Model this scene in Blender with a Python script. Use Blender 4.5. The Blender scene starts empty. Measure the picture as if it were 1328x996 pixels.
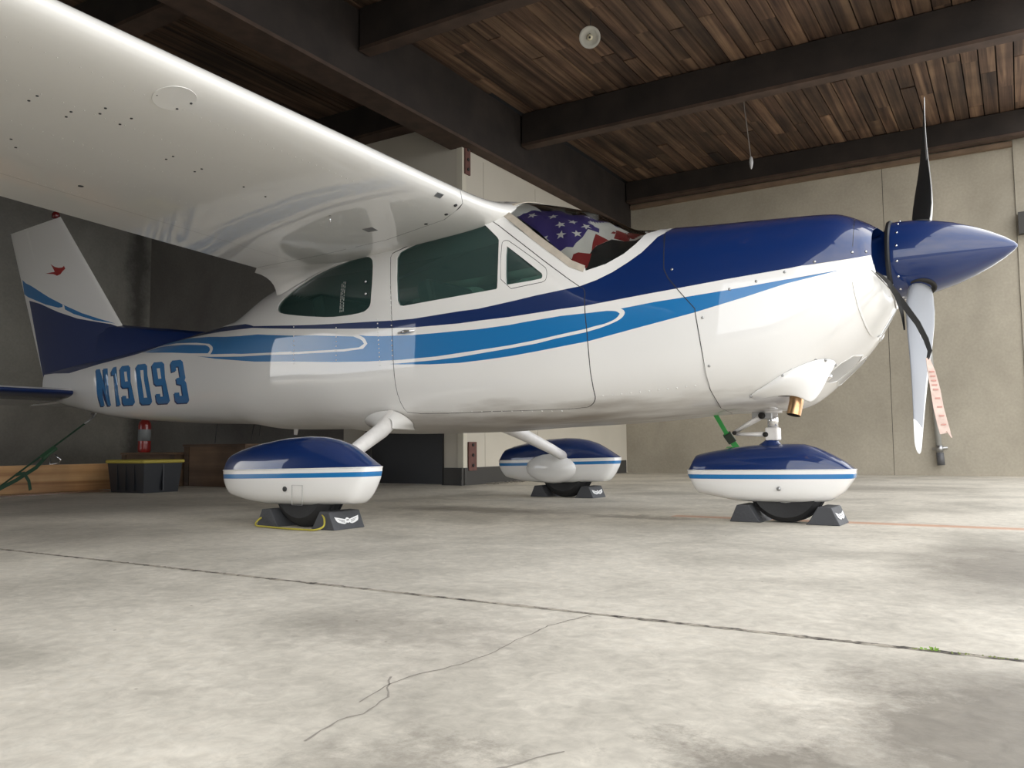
import bpy, bmesh, math, random
import numpy as np
from mathutils import Vector, Matrix, Euler
from mathutils.geometry import delaunay_2d_cdt
random.seed(7)
C = bpy.context.scene
col = C.collection
PI = math.pi

# ------------------------------------------------------------------ camera, sky, light, exposure
cam_data = bpy.data.cameras.new('camera')
cam = bpy.data.objects.new('camera', cam_data); col.objects.link(cam)
cam_data.sensor_width = 36.0
cam_data.lens = 1073.9 / 1328 * 36.0
cam_data.clip_start = 0.02; cam_data.clip_end = 400
YAW, PITCH, ROLL, CAMH = math.radians(31.48), 0.0742, -0.0086, 0.3806
_cy, _sy = math.cos(YAW), math.sin(YAW)
def _toworld(x, y, z):          # view-aligned ground frame -> hangar frame
    return Vector((x * _cy - y * _sy, x * _sy + y * _cy, z))
_F = _toworld(0, math.cos(PITCH), math.sin(PITCH))
_U0 = _toworld(0, -math.sin(PITCH), math.cos(PITCH)); _R0 = _toworld(1, 0, 0)
_R = _R0 * math.cos(ROLL) + _U0 * math.sin(ROLL)
_U = _U0 * math.cos(ROLL) - _R0 * math.sin(ROLL)
M = Matrix((( _R.x, _U.x, -_F.x, 0), (_R.y, _U.y, -_F.y, 0), (_R.z, _U.z, -_F.z, CAMH), (0, 0, 0, 1)))
cam.matrix_world = M
C.camera = cam

w = bpy.data.worlds.new('overcast_sky'); C.world = w; w.use_nodes = True
nt = w.node_tree; nt.nodes.clear()
out = nt.nodes.new('ShaderNodeOutputWorld'); bg = nt.nodes.new('ShaderNodeBackground')
tc = nt.nodes.new('ShaderNodeTexCoord'); nz = nt.nodes.new('ShaderNodeTexNoise'); rp = nt.nodes.new('ShaderNodeValToRGB')
nz.inputs['Scale'].default_value = 2.2; nz.inputs['Detail'].default_value = 6; nz.inputs['Roughness'].default_value = .6
rp.color_ramp.elements[0].position = .38; rp.color_ramp.elements[0].color = (.62, .69, .80, 1)
rp.color_ramp.elements[1].position = .60; rp.color_ramp.elements[1].color = (1.0, .965, .90, 1)
nt.links.new(tc.outputs['Generated'], nz.inputs['Vector']); nt.links.new(nz.outputs['Fac'], rp.inputs['Fac'])
nt.links.new(rp.outputs['Color'], bg.inputs['Color']); nt.links.new(bg.outputs['Background'], out.inputs['Surface'])
bg.inputs['Strength'].default_value = 6.0

vs = C.view_settings
vs.view_transform = 'Standard'; vs.look = 'None'; vs.gamma = 1.0; vs.use_curve_mapping = False
vs.exposure = -0.68

# ------------------------------------------------------------------ helpers
def tag(o, label=None, cat=None, group=None, kind=None):
    if label: o['label'] = label
    if cat: o['category'] = cat
    if group: o['group'] = group
    if kind: o['kind'] = kind
    return o
def empty(name, loc=(0, 0, 0), rz=0, parent=None):
    o = bpy.data.objects.new(name, None); col.objects.link(o)
    o.location = loc; o.rotation_euler = (0, 0, rz); o.empty_display_size = .1
    if parent: o.parent = parent
    return o
def mesh(name, verts, faces, mats, parent=None, idx=None, smooth=True, kind=None, normals=None):
    me = bpy.data.meshes.new(name)
    me.from_pydata([tuple(v) for v in verts], [], [tuple(f) for f in faces])
    for m in (mats if isinstance(mats, (list, tuple)) else [mats]): me.materials.append(m)
    if idx is not None: me.polygons.foreach_set('material_index', list(idx))
    me.polygons.foreach_set('use_smooth', [bool(smooth)] * len(me.polygons))
    me.update()
    if normals is not None: me.normals_split_custom_set_from_vertices([tuple(n) for n in normals])
    o = bpy.data.objects.new(name, me); col.objects.link(o)
    if parent: o.parent = parent
    if kind: o['kind'] = kind
    return o
class MB:
    """collects simple solids into one mesh"""
    def __init__(s): s.v = []; s.f = []; s.m = []
    def add(s, v, f, m=0):
        b = len(s.v); s.v += [tuple(p) for p in v]; s.f += [tuple(b + i for i in q) for q in f]; s.m += [m] * len(f)
        return s
    def box(s, x0, x1, y0, y1, z0, z1, m=0, M=None):
        v = [Vector((x, y, z)) for z in (z0, z1) for y in (y0, y1) for x in (x0, x1)]
        if M is not None: v = [M @ p for p in v]
        return s.add(v, [(0, 2, 3, 1), (4, 5, 7, 6), (0, 1, 5, 4), (2, 6, 7, 3), (0, 4, 6, 2), (1, 3, 7, 5)], m)
    def tube(s, pts, r, n=12, m=0, cap=True):
        pts = [Vector(p) for p in pts]; k = len(pts)
        rs = r if isinstance(r, (list, tuple)) else [r] * k
        v = []; up = None
        for i, p in enumerate(pts):
            d = (pts[min(i + 1, k - 1)] - pts[max(i - 1, 0)])
            d = d.normalized() if d.length > 1e-9 else Vector((0, 0, 1))
            if up is None: up = d.orthogonal().normalized()
            a = (up - d * up.dot(d)); a = a.normalized() if a.length > 1e-6 else d.orthogonal().normalized()
            b = d.cross(a); up = a
            for j in range(n):
                t = 2 * PI * j / n; v.append(p + (a * math.cos(t) + b * math.sin(t)) * rs[i])
        f = [(i * n + j, i * n + (j + 1) % n, (i + 1) * n + (j + 1) % n, (i + 1) * n + j) for i in range(k - 1) for j in range(n)]
        if cap: f += [tuple(range(n - 1, -1, -1)), tuple((k - 1) * n + j for j in range(n))]
        return s.add(v, f, m)
    def lathe(s, prof, n=24, M=None, m=0):
        """prof = (radius, height) pairs, turned about local Z"""
        v = []
        for r, z in prof:
            for j in range(n):
                t = 2 * PI * j / n; p = Vector((r * math.cos(t), r * math.sin(t), z)); v.append(M @ p if M is not None else p)
        k = len(prof)
        f = [(i * n + j, i * n + (j + 1) % n, (i + 1) * n + (j + 1) % n, (i + 1) * n + j) for i in range(k - 1) for j in range(n)]
        f += [tuple(range(n - 1, -1, -1)), tuple((k - 1) * n + j for j in range(n))]
        return s.add(v, f, m)
    def prism(s, poly, z0, z1, M=None, m=0):
        n = len(poly); v = [Vector((x, y, z)) for z in (z0, z1) for x, y in poly]
        if M is not None: v = [M @ p for p in v]
        return s.add(v, [tuple(range(n - 1, -1, -1)), tuple(n + i for i in range(n))] + [(i, (i + 1) % n, n + (i + 1) % n, n + i) for i in range(n)], m)
    def build(s, name, mats, parent=None, smooth=False, kind=None, bevel=0):
        o = mesh(name, s.v, s.f, mats, parent, s.m, smooth, kind)
        if bevel:
            b = o.modifiers.new('bevel', 'BEVEL'); b.width = bevel; b.segments = 2; b.limit_method = 'ANGLE'
        if smooth == 'auto':
            pass
        return o
def autosmooth(o, deg=40):
    me = o.data
    bm = bmesh.new(); bm.from_mesh(me); bm.normal_update()
    for e in bm.edges: e.smooth = len(e.link_faces) == 2 and e.calc_face_angle(0) < math.radians(deg)
    for f in bm.faces: f.smooth = True
    bm.to_mesh(me); bm.free()
    return o
def frame(o, zdir, xdir=None):
    z = Vector(zdir).normalized(); x = Vector(xdir) if xdir is not None else z.orthogonal()
    x = (x - z * x.dot(z)).normalized(); y = z.cross(x)
    return Matrix(((x.x, y.x, z.x, o[0]), (x.y, y.y, z.y, o[1]), (x.z, y.z, z.z, o[2]), (0, 0, 0, 1)))

# ------------------------------------------------------------------ materials
def principled(name, color, rough=.5, metal=0, coat=0, spec=None, bump=0, bscale=40, var=0, vscale=3, rnd=0):
    m = bpy.data.materials.new(name); m.use_nodes = True; n = m.node_tree.nodes; l = m.node_tree.links
    p = n['Principled BSDF']; p.inputs['Base Color'].default_value = (*color, 1); p.inputs['Roughness'].default_value = rough
    p.inputs['Metallic'].default_value = metal; p.inputs['Coat Weight'].default_value = coat; p.inputs['Coat Roughness'].default_value = .02
    if spec is not None: p.inputs['Specular IOR Level'].default_value = spec
    tcn = n.new('ShaderNodeTexCoord')
    last = None
    if var:
        t = n.new('ShaderNodeTexNoise'); t.inputs['Scale'].default_value = vscale; t.inputs['Detail'].default_value = 5
        l.new(tcn.outputs['Object'], t.inputs['Vector'])
        r = n.new('ShaderNodeMapRange'); r.inputs['From Min'].default_value = .3; r.inputs['From Max'].default_value = .7
        r.inputs['To Min'].default_value = 1 - var; r.inputs['To Max'].default_value = 1 + var
        l.new(t.outputs['Fac'], r.inputs['Value'])
        h = n.new('ShaderNodeHueSaturation'); h.inputs['Color'].default_value = (*color, 1)
        l.new(r.outputs['Result'], h.inputs['Value']); l.new(h.outputs['Color'], p.inputs['Base Color']); last = h
    if rnd:
        oi = n.new('ShaderNodeObjectInfo'); r2 = n.new('ShaderNodeMapRange')
        r2.inputs['To Min'].default_value = 1 - rnd; r2.inputs['To Max'].default_value = 1 + rnd
        l.new(oi.outputs['Random'], r2.inputs['Value'])
        h2 = n.new('ShaderNodeHueSaturation'); h2.inputs['Color'].default_value = (*color, 1)
        if last: l.new(last.outputs['Color'], h2.inputs['Color'])
        l.new(r2.outputs['Result'], h2.inputs['Value']); l.new(h2.outputs['Color'], p.inputs['Base Color'])
    if bump:
        t = n.new('ShaderNodeTexNoise'); t.inputs['Scale'].default_value = bscale; t.inputs['Detail'].default_value = 4
        b = n.new('ShaderNodeBump'); b.inputs['Strength'].default_value = bump; b.inputs['Distance'].default_value = .01
        l.new(tcn.outputs['Object'], t.inputs['Vector']); l.new(t.outputs['Fac'], b.inputs['Height']); l.new(b.outputs['Normal'], p.inputs['Normal'])
    return m
def paint(name, color, wave=.04, wsc=4.5):
    """gloss aircraft paint with slight sheet-metal waviness"""
    return principled(name, color, .32, 0, 1.0, .22, wave, wsc)
WHITE = paint('white_gloss_paint', (.80, .79, .77))
NAVY = paint('navy_gloss_paint', (.004, .021, .105))
BLUE = paint('light_blue_gloss_paint', (.012, .165, .42), .11, 7)
WINGW = paint('wing_white_paint', (.74, .73, .70), .34, 2.6)
SEAM = principled('seam_gap', (.03, .03, .03), .7)
RED = principled('red_paint', (.35, .02, .02), .4)
BLACK = principled('black_rubber', (.018, .018, .019), .7, bump=.2, bscale=80)
CHOCK = principled('chock_rubber', (.05, .052, .058), .65, bump=.25, bscale=60, var=.2)
DARKP = principled('dark_panel', (.010, .010, .011), .45)
CHROME = principled('bright_metal', (.75, .75, .76), .15, 1)
STEEL = principled('dull_steel', (.42, .42, .42), .4, 1, bump=.1)
BRASS = principled('heat_tinted_steel', (.55, .34, .18), .32, 1, var=.25, vscale=25)
SOOT_SHADE = principled('soot_and_shade', (.02, .018, .016), .9)  # exhaust soot, and the shade painted into dark cavities
PRIMER = principled('white_enamel', (.72, .70, .68), .35, bump=.1, bscale=50, var=.06, vscale=20)
LINING = principled('cabin_lining', (.30, .33, .31), .9)
SEAT = principled('seat_fabric', (.16, .17, .165), .9, bump=.2, bscale=150)
SEAL = principled('beige_seal', (.46, .41, .34), .6, var=.1, vscale=20)
PROPG = principled('propeller_grey', (.22, .23, .25), .45, 0)
PROPB = principled('propeller_black', (.02, .02, .02), .6)
def glass_mat(name, tint, ior=1.5, sheen=None):
    m = bpy.data.materials.new(name); m.use_nodes = True; n = m.node_tree.nodes; l = m.node_tree.links; n.clear()
    o = n.new('ShaderNodeOutputMaterial'); mx = n.new('ShaderNodeMixShader'); tr = n.new('ShaderNodeBsdfTransparent'); g = n.new('ShaderNodeBsdfGlossy')
    f = n.new('ShaderNodeFresnel'); f.inputs['IOR'].default_value = ior
    tr.inputs['Color'].default_value = (*tint, 1); g.inputs['Roughness'].default_value = .01
    if sheen:  # diffuse part paints the flat teal reflection into the pane colour
        df = n.new('ShaderNodeBsdfDiffuse'); df.inputs['Color'].default_value = (*sheen, 1); m0 = n.new('ShaderNodeMixShader'); m0.inputs['Fac'].default_value = .30
        l.new(tr.outputs['BSDF'], m0.inputs[1]); l.new(df.outputs['BSDF'], m0.inputs[2]); base = m0.outputs['Shader']
    else: base = tr.outputs['BSDF']
    l.new(f.outputs['Fac'], mx.inputs['Fac']); l.new(base, mx.inputs[1]); l.new(g.outputs['BSDF'], mx.inputs[2]); l.new(mx.outputs['Shader'], o.inputs['Surface'])
    return m
GLASS = glass_mat('green_tinted_glass', (.38, .62, .57), 1.5, (.075, .15, .14))
CLEAR = glass_mat('clear_plexiglass', (.80, .82, .80), 1.35)


PLANE_LOC = (-2.9309, 4.2021, 0); PLANE_YAW = math.radians(-1.62)
Mplane = Matrix.Translation(PLANE_LOC) @ Matrix.Rotation(PLANE_YAW, 4, 'Z')
PW = lambda x, y, z: Mplane @ Vector((x, y, z))

def belly_dirt(m):
    """oil and exhaust grime that has collected along the belly"""
    n = m.node_tree.nodes; l = m.node_tree.links; p = n['Principled BSDF']; t = n.new('ShaderNodeTexCoord'); s = n.new('ShaderNodeSeparateXYZ'); l.new(t.outputs['Object'], s.inputs[0])
    z = n.new('ShaderNodeTexNoise'); z.inputs['Scale'].default_value = 3.0; z.inputs['Detail'].default_value = 7
    mp = n.new('ShaderNodeMapping'); mp.inputs['Scale'].default_value = (.8, 2.5, 5); l.new(t.outputs['Object'], mp.inputs[0]); l.new(mp.outputs[0], z.inputs['Vector'])
    a = n.new('ShaderNodeMath'); a.operation = 'MULTIPLY_ADD'; a.inputs[1].default_value = -.22; l.new(z.outputs['Fac'], a.inputs[0]); l.new(s.outputs['Z'], a.inputs[2])
    r = n.new('ShaderNodeMapRange'); r.inputs['From Min'].default_value = .375; r.inputs['From Max'].default_value = .50; r.inputs['To Min'].default_value = .85; r.inputs['To Max'].default_value = 0; l.new(a.outputs[0], r.inputs['Value'])
    x = n.new('ShaderNodeMapRange'); x.inputs['From Min'].default_value = -.8; x.inputs['From Max'].default_value = .6; x.inputs['To Min'].default_value = .25; l.new(s.outputs['X'], x.inputs['Value'])
    k = n.new('ShaderNodeMath'); k.operation = 'MULTIPLY'; l.new(r.outputs['Result'], k.inputs[0]); l.new(x.outputs['Result'], k.inputs[1])
    mx = n.new('ShaderNodeMix'); mx.data_type = 'RGBA'; mx.inputs[6].default_value = p.inputs['Base Color'].default_value; mx.inputs[7].default_value = (.22, .18, .14, 1); l.new(k.outputs[0], mx.inputs['Factor']); l.new(mx.outputs[2], p.inputs['Base Color'])
    c = n.new('ShaderNodeMapRange'); c.inputs['From Min'].default_value = .52; c.inputs['From Max'].default_value = .60; c.inputs['To Min'].default_value = .05; c.inputs['To Max'].default_value = 1; l.new(s.outputs['Z'], c.inputs['Value']); l.new(c.outputs['Result'], p.inputs['Coat Weight'])
    return m
SKIN = belly_dirt(paint('fuselage_white_paint', (.80, .79, .77), .11, 7))
import json
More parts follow.
